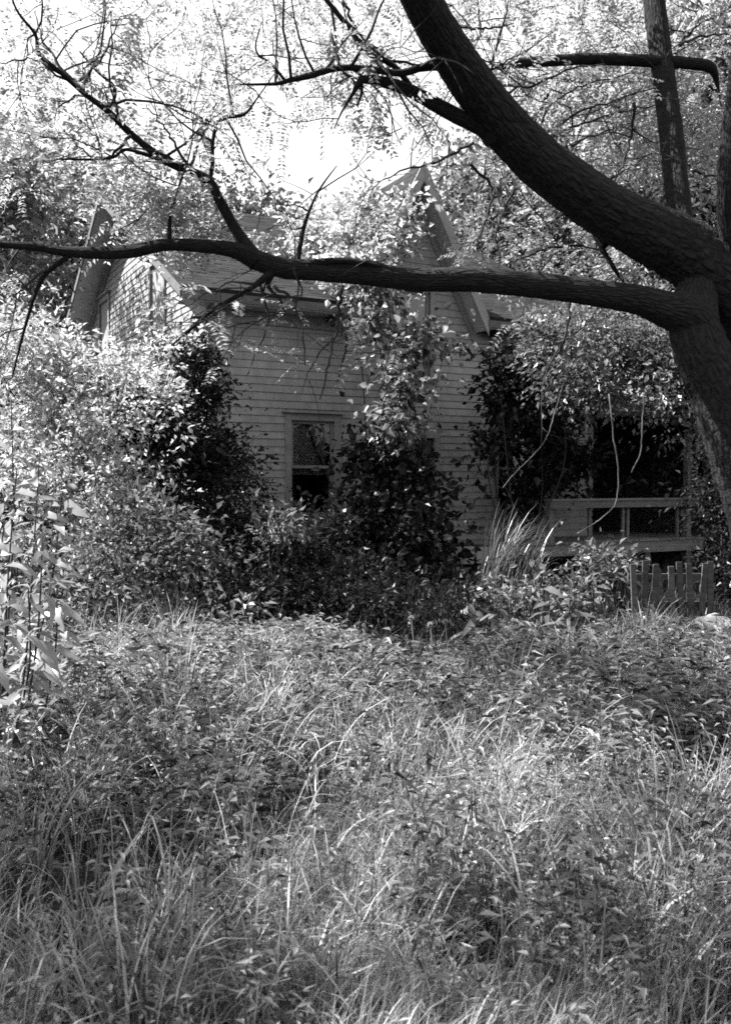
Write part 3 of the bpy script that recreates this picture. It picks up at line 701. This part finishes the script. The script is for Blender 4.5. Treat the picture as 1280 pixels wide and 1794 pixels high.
# ------------------------------------------------------------------ shrubs, vines and trees
def plant(name, label, cat, base, blobs, n, L, mat, aspect=.5, per=22, spread=.16, fill=.5, up=.6, stems=3, stem_r=.03, trunk=False, group=None, big=False, hang=0, rng=RNG):
    b = np.array([base[0], base[1], 0.0]); o = empty(name, b, label, cat, group)
    tb = Tubes()
    for i in range(stems):
        c = np.array(blobs[i % len(blobs)][0], float); c = c+RNG.normal(0, .25, 3)*np.array(blobs[i % len(blobs)][1])
        s = b+np.array([RNG.normal(0, .12), RNG.normal(0, .12), -.05]) if not trunk else b+np.array([0, 0, -.1])
        mid = s*.45+c*.55+RNG.normal(0, .08, 3)*np.linalg.norm(c-s); mid[2] = s[2]*.4+c[2]*.6
        path = catmull([s, s*.75+mid*.25+np.array([0, 0, .1]), mid, c], 6); tb.add(path, np.linspace(stem_r, stem_r*.3, len(path)), 7, .05)
    if not trunk:
        for i in range(26):
            bl = blobs[RNG.integers(len(blobs))]; c = np.array(bl[0]); dd = rdir(1)[0]; dd[2] = abs(dd[2])*.8; e = c+dd*np.array(bl[1])*RNG.uniform(.9, 1.5); s0 = c-np.array([0, 0, bl[1][2]*.6])
            path = catmull([s0, (s0+e)/2+RNG.normal(0, .08, 3)*bl[1][0], e], 5); tb.add(path, np.linspace(.008, .002, len(path))*min(1.6, max(.6, bl[1][0]/.6)), 4)
    tb.build('trunk' if trunk else 'stem', M['bark'] if trunk else M['twig'], o, b)
    V, T = blob_leaves(blobs, n, L, aspect, per, spread, fill, up, rng, big, hang=hang)
    link('crown' if trunk else 'foliage', npmesh('foliage', V-b, T, mat=M[mat]), o)
    return o
def B(px, py, d, rx, ry, rz): return (P(px, py, d), np.array([rx, ry, rz]))

# trees beyond the house
plant('background_tree', 'pale leafy tree rising behind the left gable of the house', 'tree', (-9.5, 30), [B(90, 420, 30, 3.2, 3, 3.2), B(-60, 500, 28, 3.5, 3, 4), B(230, 420, 31, 2.4, 2, 2.0), B(40, 640, 28, 3, 3, 3)], 26000, .26, 'far', per=26, spread=.5, trunk=True, stem_r=.3, stems=4)
plant('background_tree', 'dark tree top showing just above the main roof ridge', 'tree', (-5.0, 34), [B(320, 390, 34, 2.6, 2, 1.6), B(440, 420, 34, 2.0, 2, 1.5)], 9000, .26, 'fardark', per=26, spread=.5, trunk=True, stem_r=.3, stems=3)
plant('background_tree', 'leafy tree standing just right of the steep centre gable', 'tree', (5.5, 25), [B(880, 420, 25, 1.9, 2, 2.2), B(960, 520, 24, 2.4, 2, 2.2), B(830, 330, 26, 1.0, 1, 1.2), B(1020, 380, 25, 1.8, 2, 2.0)], 22000, .22, 'far', per=24, spread=.42, trunk=True, stem_r=.25, stems=4)
plant('background_tree', 'tall dense tree behind the forked limbs at the upper right', 'tree', (11, 24), [B(1180, 300, 24, 2.6, 2.5, 3.4), B(1330, 400, 23, 2.6, 2.4, 4.2), B(1180, 520, 22, 2.2, 2, 2.2), B(1250, 120, 25, 2, 2, 2)], 26000, .22, 'fardark', per=24, spread=.42, trunk=True, stem_r=.3, stems=4)
plant('background_tree', 'nearer leafy tree at the far left edge beside the gable', 'tree', (-7.6, 16), [B(-60, 400, 16, 1.3, 1.5, 1.5), B(20, 320, 16, 1.0, 1.2, .8), B(-70, 560, 15, 1.3, 1.4, 1.6), B(30, 480, 17, .6, .8, .8), (np.array([-6.9, 17.4, 7.4]), np.array([1.0, 1.2, .7])), (np.array([-7.2, 18.6, 7.2]), np.array([.9, .9, .7]))], 17000, .13, 'far', per=22, spread=.25, trunk=True, stem_r=.15, stems=4)
SHADE = [(np.array([x, y, z]), np.array([q, q, .45])) for x, y, z, q in ((-5.15, 2.8, 5.4, .5), (-5.3, 3.4, 5.6, .5), (-5.0, 2.2, 5.4, .45), (-3.75, 3.15, 5.5, .33), (-3.0, 3.8, 5.5, .35), (-5.1, 4.6, 5.8, .38), (-2.6, 5.5, 5.6, .4), (-3.0, 2.9, 5.4, .33), (-6.0, 4.0, 6.0, .5), (-6.0, 2.8, 6.0, .6), (-4.2, 5.6, 5.9, .3))]
# unseen tree added beside the frame, its clumps set to dapple the grass
plant('added_shade_tree', 'unseen leafy tree added beside the camera to dapple the near grass with shade', 'tree', (-6.4, 3.2), SHADE, 10000, .10, 'canopy', per=20, spread=.14, trunk=True, stem_r=.12, stems=12)
# shrubs on the left
plant('lilac_bush', 'tall sunlit bush massed in front of the left gable wall', 'bush', (-3.7, 10.2), [B(170, 740, 10.5, 1.1, .9, .75), B(40, 650, 10.3, .75, .8, .75), B(230, 690, 10.8, .45, .5, .4), B(110, 850, 9.8, 1.1, .9, .9), B(300, 620, 11.3, .28, .4, .25), B(130, 650, 10.8, .4, .5, .3)], 36000, .066, 'lilac', per=20, spread=.14, stems=7, stem_r=.035)
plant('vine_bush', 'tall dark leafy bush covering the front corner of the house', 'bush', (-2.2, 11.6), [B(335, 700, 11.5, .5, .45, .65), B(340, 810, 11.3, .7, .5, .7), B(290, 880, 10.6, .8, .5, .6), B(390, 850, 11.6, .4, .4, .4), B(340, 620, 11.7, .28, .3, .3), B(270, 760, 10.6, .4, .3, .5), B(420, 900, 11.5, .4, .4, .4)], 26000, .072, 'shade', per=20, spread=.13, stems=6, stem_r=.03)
plant('undergrowth_bush', 'mixed leafy bush with bright tips in front of the dark corner bush', 'bush', (-1.9, 8.4), [B(290, 960, 8.8, .6, .5, .5), B(180, 1000, 8.3, .55, .5, .5), B(250, 1060, 8.0, .8, .5, .35), B(230, 920, 8.8, .3, .3, .35)], 10000, .062, 'vine', per=16, spread=.13, stems=6, stem_r=.015)
plant('undergrowth_bush', 'small pale sprouting bush left below the ground floor window', 'bush', (-1.0, 9.3), [B(470, 960, 9.5, .22, .25, .28), B(450, 1050, 9.3, .3, .4, .25), B(490, 920, 9.7, .15, .2, .16)], 1500, .07, 'vine', per=14, spread=.12, stems=6, stem_r=.01)
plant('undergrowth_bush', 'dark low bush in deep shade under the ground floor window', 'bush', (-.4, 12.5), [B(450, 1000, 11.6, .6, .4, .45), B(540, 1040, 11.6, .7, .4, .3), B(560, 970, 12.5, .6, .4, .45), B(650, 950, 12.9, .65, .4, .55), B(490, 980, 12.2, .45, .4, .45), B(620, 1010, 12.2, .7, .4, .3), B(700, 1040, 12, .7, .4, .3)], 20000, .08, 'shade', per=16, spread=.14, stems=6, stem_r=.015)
plant('undergrowth_bush', 'low tangle of weeds coloured black for shade along the back edge of the grass', 'bush', (-.2, 9.4), [B(520, 1050, 9.6, .5, .4, .28), B(620, 1060, 9.4, .5, .4, .25), B(720, 1065, 9.2, .5, .4, .22), B(430, 1070, 9.2, .45, .4, .28), B(790, 1065, 9.6, .4, .4, .22)], 9000, .075, 'shade', per=14, spread=.15, stems=12, stem_r=.008)
# sapling and vine against the centre of the house
plant('climbing_vine', 'leafy vine climbing the centre of the house up to the steep gable', 'vine', (.3, 13.6), [B(690, 640, 13.3, .26, .2, .5), B(735, 590, 13.5, .25, .15, .25), B(660, 550, 13.6, .16, .2, .25), B(705, 740, 13.0, .36, .25, .3), B(720, 690, 13.1, .28, .2, .3), B(785, 600, 13.8, .14, .15, .15), B(650, 505, 13.8, .2, .25, .2)], 2600, .105, 'vine', aspect=.62, per=9, spread=.15, stems=7, stem_r=.014, hang=.3, big=True)
plant('climbing_vine', 'pale vine spread over the left slope of the steep centre gable roof', 'vine', tuple(W(2.6, -.12, 0)[:2]), [(W(2.35, .0, 4.9), np.array([.4, .4, .45])), (W(2.5, .3, 5.4), np.array([.45, .4, .45])), (W(2.75, .5, 5.75), np.array([.4, .4, .35])), (W(2.2, -.3, 4.45), np.array([.3, .3, .35])), (W(3.0, -.40, 5.5), np.array([.2, .1, .3])), (W(2.95, .3, 6.0), np.array([.22, .3, .22])), (W(2.4, 1.3, 5.8), np.array([.5, .6, .35])), (W(3.15, -.45, 5.9), np.array([.14, .08, .2])), (W(2.5, -.45, 4.9), np.array([.35, .15, .5])), (W(2.95, .7, 6.15), np.array([.25, .4, .25])), (W(2.7, 1.5, 6.0), np.array([.35, .5, .3])), (W(3.15, 1.5, 6.45), np.array([.2, .5, .2])), (W(2.9, 2.6, 6.3), np.array([.3, .6, .25]))], 15000, .085, 'lilac', aspect=.7, per=12, spread=.15, stems=4, stem_r=.02)
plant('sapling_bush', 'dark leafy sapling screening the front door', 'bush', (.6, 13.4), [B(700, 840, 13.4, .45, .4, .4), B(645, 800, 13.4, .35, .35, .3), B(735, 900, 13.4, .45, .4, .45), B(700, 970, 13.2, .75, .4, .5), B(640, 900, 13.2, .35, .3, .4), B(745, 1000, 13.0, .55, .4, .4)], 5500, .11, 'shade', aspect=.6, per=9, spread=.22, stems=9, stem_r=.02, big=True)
# right-hand side
plant('vine_bush', 'dark vine bush against the house wall left of the porch', 'bush', (2.2, 13.4), [B(890, 700, 13.9, .3, .3, .4), B(910, 660, 14, .32, .3, .3), B(870, 640, 14, .2, .2, .2), B(860, 790, 13.7, .14, .2, .3), B(940, 750, 15.0, .4, .3, .45), B(985, 700, 15.3, .4, .3, .4), B(965, 790, 15.7, .3, .3, .4), B(930, 870, 15.6, .35, .25, .4), B(1010, 810, 16.3, .35, .25, .5)], 8000, .11, 'shade', aspect=.65, per=14, spread=.16, stems=6, stem_r=.02)
plant('porch_bush', 'large sunlit bush draped over the porch roof behind the leaning trunk', 'bush', (5.6, 12.2), [B(1275, 700, 12.3, .5, .5, 1.0), B(1180, 640, 12.6, .7, .6, .7), B(1000, 630, 13.2, .7, .6, .5), B(1090, 600, 13, .8, .6, .6), B(1060, 680, 12.9, .6, .5, .3), B(1170, 690, 12.5, .5, .5, .35), B(960, 590, 13.5, .4, .4, .35)], 20000, .08, 'porchleaf', per=18, spread=.15, stems=2, stem_r=.04)
plant('undergrowth_bush', 'small-leaved bush at the right edge beside the porch end', 'bush', (4.6, 11.4), [B(1262, 900, 11.5, .36, .4, .55), B(1300, 820, 11.3, .45, .4, .7), B(1290, 1000, 11.2, .35, .4, .35)], 9000, .07, 'shade', per=16, spread=.13, stems=6, stem_r=.02)
plant('undergrowth_bush', 'leafy weeds massed in front of the porch floor', 'bush', (2.8, 10.8), [B(1020, 1030, 11, .5, .4, .24), B(960, 1050, 10.6, .5, .4, .18), B(1060, 990, 11.2, .3, .3, .14), B(900, 1060, 10.5, .4, .4, .16)], 3600, .09, 'vine', per=12, spread=.14, stems=8, stem_r=.01)
plant('side_hedge', 'shadowy hedge closing the view beyond the porch', 'hedge', (8.2, 15.5), [B(1250, 760, 17, 1.6, 1.0, 2.0), B(1400, 800, 16, 1.6, 1, 2.0), B(1150, 640, 17.5, .9, .8, .8)], 12000, .12, 'shade', per=20, spread=.22, stems=6, stem_r=.04)
plant('side_hedge', 'shaded thicket behind the sunlit bush at the left edge', 'hedge', (-7.5, 13.5), [B(-60, 860, 13, 1.6, 1.0, 1.1), B(40, 860, 13.5, 1.4, 1, 1.0), B(-200, 800, 12, 1.6, 1.2, 1.4)], 12000, .11, 'vine', per=20, spread=.2, stems=6, stem_r=.04)

# ------------------------------------------------------------------ broad-leaved plants: every large leaf is a part
def bigleaf_mesh(mat):
    V, T = leaf8(np.zeros((1, 3)), np.array([[1., 0, 0]]), np.array([[0, 0, 1.]]), np.array([1.]), np.array([.27]), .14, .34)
    return npmesh('leaf', V, T, mat=mat, smooth=True)
LEAFM = bigleaf_mesh(M['big']); LEAFB = bigleaf_mesh(M['burdock'])
from mathutils import Matrix
def broad_plant(name, label, stems, leaf_len, per, group=None, cat='plant', me=LEAFM, flat=False):
    """stems: list of world polylines; leaves set along them"""
    b = np.array([stems[0][0][0], stems[0][0][1], 0.]); r = empty(name, b, label, cat, group)
    for st in stems:
        st = np.array(st, float); path = catmull(st, 6); tb = Tubes(); tb.add(path, np.linspace(.008, .003, len(path)), 6); tb.build('stem', M['twig'], r, b)
        for k in range(per):
            f = .12+.88*(k+.5)/per; i = min(len(path)-1, int(f*(len(path)-1))); p = path[i]+RNG.normal(0, .035, 3)
            a = k*2.4+RNG.normal(0, .4); d = Vector((math.cos(a), math.sin(a), RNG.uniform(-.7, .35))).normalized()
            up = Vector((RNG.normal(0, .5)-.2, RNG.normal(0, .5)-.3, 1)).normalized()
            s = up.cross(d).normalized(); u = d.cross(s)
            Ls = leaf_len*RNG.uniform(.6, 1.2)
            o = link('leaf', me, r)
            o.matrix_local = Matrix.Translation(Vector(p-b)) @ Matrix((d, s, u)).transposed().to_4x4() @ Matrix.Diagonal((Ls, Ls*RNG.uniform(.85, 1.3), Ls, 1))
def stem_up(px, py_top, d, lean=(0, 0), n=4):
    t = P(px, py_top, d); b = np.array([t[0]-lean[0], t[1]-lean[1], 0]); f = np.linspace(0, 1, n)[:, None]
    pts = b*(1-f)+t*f; pts[1:-1, :2] += RNG.normal(0, .04, (n-2, 2)); return pts
broad_plant('broadleaf_plant', 'bright large-leaved plant at the left edge, taller of the pair', [stem_up(20, 700, 5.2, (.1, 0)), stem_up(70, 790, 5.0, (.15, .1)), stem_up(-30, 740, 5.3), stem_up(110, 860, 5.1, (.2, 0)), stem_up(30, 820, 4.9, (.1, .1))], .19, 34, 'broad-leaved plants at the left edge')
broad_plant('broadleaf_plant', 'bright large-leaved plant at the left edge, lower and nearer of the pair', [stem_up(75, 940, 4.4, (.12, 0)), stem_up(10, 900, 4.5, (.05, .1)), stem_up(-20, 980, 4.2, (.1, 0)), stem_up(50, 1030, 4.3, (.1, 0)), stem_up(100, 1000, 4.6, (.1, 0))], .17, 30, 'broad-leaved plants at the left edge')
broad_plant('burdock_plant', 'low plant with broad bright leaves below the picket panel', [stem_up(1130, 1050, 8.3, (0, 0), 3), stem_up(1190, 1060, 8.1, (0, 0), 3)], .26, 12, 'low broad plants along the far edge of the grass', me=LEAFB)
broad_plant('burdock_plant', 'low plant with pointed bright leaves in front of the pale boards', [stem_up(815, 1045, 8.6, (0, 0), 3), stem_up(870, 1050, 8.4, (0, 0), 3)], .26, 12, 'low broad plants along the far edge of the grass', me=LEAFB)
broad_plant('burdock_plant', 'low broad-leaved plant midway between the picket panel and pale boards', [stem_up(960, 1030, 8.8, (0, 0), 3), stem_up(1010, 1045, 8.4, (0, 0), 3)], .24, 12, 'low broad plants along the far edge of the grass', me=LEAFB)

# ------------------------------------------------------------------ grass
def ribbons(base, hd, H, Wd, bend, segs=4, twist=None, tipw=.15):
    """arching blades: base (n,3), heading angle, length, width, bend angle at the tip"""
    n = len(base); f = np.linspace(0, 1, segs+1); dirh = np.stack([np.cos(hd), np.sin(hd), 0*hd], 1); side = np.stack([-np.sin(hd+twist), np.cos(hd+twist), 0*hd], 1)
    pts = [base]; q = base.copy()
    for k in range(segs):
        a = bend*((k+.5)/segs)**1.5
        q = q+(H/segs)[:, None]*(dirh*np.sin(a)[:, None]+np.array([0, 0, 1.])*np.cos(a)[:, None]); pts.append(q.copy())
    V = []
    for k in range(segs+1):
        wk = Wd*(1-f[k]**2*(1-tipw)) if k < segs else Wd*0
        if k < segs: V += [pts[k]-side*wk[:, None]*.5, pts[k]+side*wk[:, None]*.5]
        else: V += [pts[k]]
    V = np.stack(V, 1); m = V.shape[1]; V = V.reshape(-1, 3); i = np.arange(n)[:, None]*m; Q = []
    for k in range(segs-1): Q.append(i+np.array([2*k, 2*k+1, 2*k+3, 2*k+2]))
    Q = np.stack(Q, 1).reshape(-1, 4); T = i+np.array([2*segs-2, 2*segs-1, 2*segs])
    return V, T.reshape(-1, 3), Q, pts
def field(n, y0, y1, margin=1.3, power=1.0, rng=RNG):
    y = y0+(y1-y0)*rng.uniform(0, 1, n)**power; x = rng.uniform(-1, 1, n)*(y*.40+margin); return x, y
def patch(x, y, s=1.0, ph=0.0): return .5+.5*np.sin(x*1.9*s+1.3*np.sin(y*1.1*s+ph)+ph)*np.sin(y*2.3*s+1.1*np.sin(x*1.7*s-ph))
def build_grass():
    rng = RNG
    fall = lambda x, y: np.clip(1-np.maximum(0, y-6.2+.7*np.sin(x*1.9+.5)+.45*np.sin(x*4.3))*.30/(1+np.exp(-(x+2.2)*4)), .3, 1)
    HOLES = [(-1.2, 3.4, .55), (-1.0, 2.75, .35), (.30, 2.75, .16), (.7, 3.2, .25), (1.1, 2.3, .25), (-.3, 4.2, .25), (-1.6, 4.6, .3), (.9, 5.0, .3), (-.55, 2.1, .18), (.0, 3.75, .15), (-.9, 5.6, .3), (1.7, 4.2, .3), (.2, 5.9, .3), (.55, 2.0, .15), (-2.2, 5.8, .3), (1.9, 6.0, .3), (-.55, 3.4, .2), (1.35, 3.1, .25), (-.1, 5.0, .25), (.6, 4.5, .2), (-1.9, 3.9, .3), (1.4, 5.4, .25), (-.7, 6.4, .3), (.9, 6.6, .3), (-1.5, 6.3, .3)]
    pale = lambda x, y: np.exp(-((x+.14)/.30)**2-((y-2.8)/.55)**2)+np.exp(-((x-.44)/.38)**2-((y-3.9)/.6)**2)+.7*np.exp(-((x-.2)/.22)**2-((y-2.2)/.3)**2)
    def thin(x, y):
        k = np.ones(len(x), bool)
        for hx, hy, hr in HOLES: k &= ~((((x-hx)/hr)**2+((y-hy)/hr)**2 < 1+rng.normal(0, .3, len(x))) & (rng.uniform(size=len(x)) < .88))
        return k
    tx, ty = field(3600, 1.15, 8.6); k = thin(tx, ty); tx, ty = tx[k], ty[k]; tp = patch(tx, ty, 1, .4); k = rng.uniform(0, 1, len(tx)) < .35+.65*tp; tx, ty, tp = tx[k], ty[k], tp[k]
    th_ = (.26+.30*tp)*rng.uniform(.55, 1.3, len(tx)); kind = rng.uniform(size=len(tx)); cnt = rng.poisson(33, len(tx)); i = np.repeat(np.arange(len(tx)), cnt); n = len(i)
    ox, oy = rng.normal(0, .05, n), rng.normal(0, .05, n); x, y = tx[i]+ox, ty[i]+oy
    H = th_[i]*rng.uniform(.5, 1.25, n)*np.clip(.6+.16*(y-1.2), .6, 1.0)*fall(x, y); hd = np.arctan2(oy, ox)+rng.normal(.1, .7, n)
    base = np.stack([x, y, ground_h(x, y)-.01], 1); wd = np.where(kind[i] < .45, rng.uniform(.008, .017, n), rng.uniform(.0025, .006, n))*np.clip(.5+.14*(y-1.2), .5, 1.1)
    V, T, Q, pts = ribbons(base, hd, H*1.15, wd, rng.uniform(.5, 2.5, n)*np.where(kind[i] < .5, 1, .7), 6, rng.uniform(-.9, .9, n))
    o = link('tall_grass', npmesh('tall_grass', V, T, Q, M['grass'])); tag(o, 'tall tangled unmown grass filling the yard in front of the house', 'grass', kind='stuff')
    # straw-coloured arching stems with drooping seed heads
    x, y = field(7000, 1.4, 7.6); pt = patch(x, y, .8, 2.0); k = (rng.uniform(0, 1, len(x)) < pt*1.1) & thin(x, y); x, y = x[k], y[k]; n = len(x)
    base = np.stack([x, y, ground_h(x, y)-.01], 1); hd = rng.normal(.1, .9, n)+np.where(rng.uniform(size=n) < .3, math.pi, 0)
    V, T, Q, pts = ribbons(base, hd, rng.uniform(.35, .75, n)*np.clip(.45+.18*(y-1.2), .45, 1.0)*fall(x, y), rng.uniform(.0035, .0095, n)*np.clip(.45+.16*(y-1.2), .45, 1.1), rng.uniform(1.2, 2.8, n), 8, rng.uniform(-.6, .6, n), tipw=.9)
    # seed heads
    tip = pts[-1]; dt = norm(pts[-1]-pts[-2]); m = 5
    Pb = np.repeat(tip, m, 0)-np.repeat(dt, m, 0)*rng.uniform(0, .10, (n*m, 1)); D = np.repeat(dt, m, 0)+rng.normal(0, .35, (n*m, 3))
    V2, T2 = leaf2(Pb, D, rdir(n*m), rng.uniform(.02, .045, n*m), rng.uniform(.004, .009, n*m))
    o = link('seeding_grass', npmesh('seeding_grass', np.vstack([V, V2]), np.vstack([T, T2+len(V)]), Q, M['straw'])); tag(o, 'pale arching grass stems with drooping seed heads among the green grass', 'grass', kind='stuff')
    # leafy weeds: upright stems set with narrow leaves
    x, y = field(8200, 1.7, 8.6, power=.8); pt = patch(x, y, .7, 4.1); k = (rng.uniform(0, 1, len(x)) < (.3+.7*pt)*(1-.9*np.clip(pale(x, y), 0, 1))*np.clip((y-1.0)/2.6, .3, 1)) & thin(x, y); x, y, pt = x[k], y[k], pt[k]; n = len(x)
    H = rng.uniform(.3, .68, n)*(.75+.4*pt)*np.clip(.5+.18*(y-1.2), .5, 1.0)*fall(x, y); lean = rng.normal(0, .16, (n, 2)); m = 24
    f = np.tile(.2+.8*(np.arange(m)+.5)/m, n); b = np.repeat(np.stack([x, y, ground_h(x, y)], 1), m, 0); Hh = np.repeat(H, m)
    ln = np.repeat(lean, m, 0); Pb = b+np.stack([ln[:, 0]*Hh*f*f, ln[:, 1]*Hh*f*f, Hh*f], 1)
    a = np.tile(np.arange(m)*2.4, n)+np.repeat(rng.uniform(0, 6.28, n), m)+rng.normal(0, .3, n*m)
    D = np.stack([np.cos(a), np.sin(a), rng.uniform(-.2, .8, n*m)], 1); N = rdir(n*m)*.4+np.array([0, 0, 1.])
    L = (.034+.06*(1-np.abs(f-.55)))*np.repeat(np.clip(.45+.15*(y-1.5), .5, 1), m)*rng.uniform(.7, 1.3, n*m)*np.repeat(rng.uniform(.7, 1.25, n), m)
    V, T = leaf2(Pb, D, N, L, L*np.repeat(rng.uniform(.12, .28, n), m), droop=.4)
    base = np.stack([x, y, ground_h(x, y)-.01], 1); V2, T2, Q2, _ = ribbons(base, np.arctan2(lean[:, 1], lean[:, 0]), H, np.full(n, .006), np.hypot(lean[:, 0], lean[:, 1])*1.4, 4, np.zeros(n), tipw=.6)
    o = link('leafy_weeds', npmesh('leafy_weeds', np.vstack([V, V2]), np.vstack([T, T2+len(V)]), Q2+len(V), M['weed'])); tag(o, 'dense narrow-leaved weeds growing through the tall grass', 'weeds', kind='stuff')
    # small-leaved creeping weeds in patches near the camera
    x, y = field(9000, 1.3, 6.5); pt = patch(x, y, 1.1, 1.1); k = (pt > .45+rng.uniform(0, .35, len(x))) & thin(x, y); x, y = x[k], y[k]; n = len(x)
    H = rng.uniform(.18, .46, n)*np.clip(.7+.15*(y-1.2), .7, 1.2); lean = rng.normal(0, .4, (n, 2)); m = 26
    f = np.tile(.15+.85*(np.arange(m)+.5)/m, n); b = np.repeat(np.stack([x, y, ground_h(x, y)], 1), m, 0); Hh = np.repeat(H, m); ln = np.repeat(lean, m, 0)
    Pb = b+np.stack([ln[:, 0]*Hh*f*f, ln[:, 1]*Hh*f*f, Hh*f], 1)+rng.normal(0, .012, (n*m, 3))
    D = rdir(n*m)+np.array([0, 0, .25]); N = rdir(n*m)*.5+np.array([0, 0, 1.]); L = rng.uniform(.012, .034, n*m)
    V, T = leaf2(Pb, D, N, L, L*rng.uniform(.3, .6, n*m), droop=.2)
    o = link('creeping_weeds', npmesh('creeping_weeds', V, T, mat=M['big'])); tag(o, 'small-leaved creeping weeds in bright patches low in the near grass', 'weeds', kind='stuff')
    # fine pale hair-grass in patches
    x, y = field(60000, 1.2, 5.2); pt = patch(x, y, 1.3, 5.2)*.9+.8*pale(x, y); k = (pt > .62+rng.uniform(0, .3, len(x))) & thin(x, y); x, y = x[k], y[k]; n = len(x)
    base = np.stack([x, y, ground_h(x, y)-.01], 1)
    V, T, Q, pts = ribbons(base, rng.normal(.4, .8, n), rng.uniform(.22, .5, n)*np.clip(.7+.12*(y-1.2), .7, 1.1), rng.uniform(.0015, .003, n), rng.uniform(.5, 2.2, n), 5, rng.uniform(-.9, .9, n))
    o = link('hair_grass', npmesh('hair_grass', V, T, Q, M['straw'])); tag(o, 'fine pale hair-like grass in soft patches across the near yard', 'grass', kind='stuff')
    # low ground cover in the shade up to the house and beyond the frame
    x, y = field(26000, 7.5, 18, 2.5); n = len(x); loc = (x-CX)*math.cos(TH)+(y-CY)*math.sin(TH); lt = -(x-CX)*math.sin(TH)+(y-CY)*math.cos(TH)
    k = ~((lt > -.02) & (loc > -.05) & (loc < LEN+3.2) & (lt < DEP+.1)); x, y = x[k], y[k]; n = len(x)
    base = np.stack([x, y, ground_h(x, y)-.01], 1)
    V, T, Q, pts = ribbons(base, rng.uniform(0, 6.28, n), rng.uniform(.15, .42, n), rng.uniform(.006, .016, n), rng.uniform(.4, 1.8, n), 3, rng.uniform(-.8, .8, n))
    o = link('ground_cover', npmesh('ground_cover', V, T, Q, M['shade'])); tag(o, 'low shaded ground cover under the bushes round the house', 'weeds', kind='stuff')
build_grass()

# arching strap-leaved clumps in front of the porch
def strap_clump(px, py, d, label, n=60, H=1.0, hd0=-.2):
    t = P(px, py, d); b = np.array([t[0], t[1], 0.]); r = empty('strap_leaf_clump', b, label, 'plant', 'strap-leaved clumps before the porch')
    base = b+np.stack([RNG.normal(0, .10, n), RNG.normal(0, .08, n), np.zeros(n)], 1)
    V, T, Q, _ = ribbons(base, RNG.normal(hd0, .9, n), RNG.uniform(.6, 1.15, n)*H, RNG.uniform(.012, .026, n), RNG.uniform(.6, 1.9, n), 7, RNG.uniform(-.5, .5, n))
    link('foliage', npmesh('foliage', V-b, T, Q, M['burdock']), r)
strap_clump(868, 1040, 11.6, 'arching strap-leaved clump beside the pale boards', 75, 1.35, .1)
strap_clump(915, 1040, 11.4, 'arching strap-leaved clump in front of the porch floor edge', 60, 1.15, .0)
# three seed-head flowers at the far edge of the grass
def puff(px, py, d, label):
    t = P(px, py, d); b = np.array([t[0]+.02, t[1], 0.]); r = empty('seed_head_flower', b, label, 'flower', 'round seed heads at the far edge of the grass')
    path = catmull([b, b*.5+t*.5+np.array([.012, 0, 0]), t], 6); tb = Tubes(); tb.add(path, np.full(len(path), .004), 5); tb.build('stem', M['straw'], r, b)
    n = 70; d_ = rdir(n); V, T = leaf2(np.repeat(t[None], n, 0), d_, rdir(n), np.full(n, .028), np.full(n, .012)); link('seed_head', npmesh('seed_head', V-b, T, mat=M['straw']), r)
puff(720, 1083, 7.4, 'round pale seed head on a thin stem, leftmost of three')
puff(753, 1094, 7.2, 'round pale seed head on a thin stem, middle and lowest of three')
puff(779, 1089, 7.3, 'round pale seed head on a thin stem, rightmost of three')
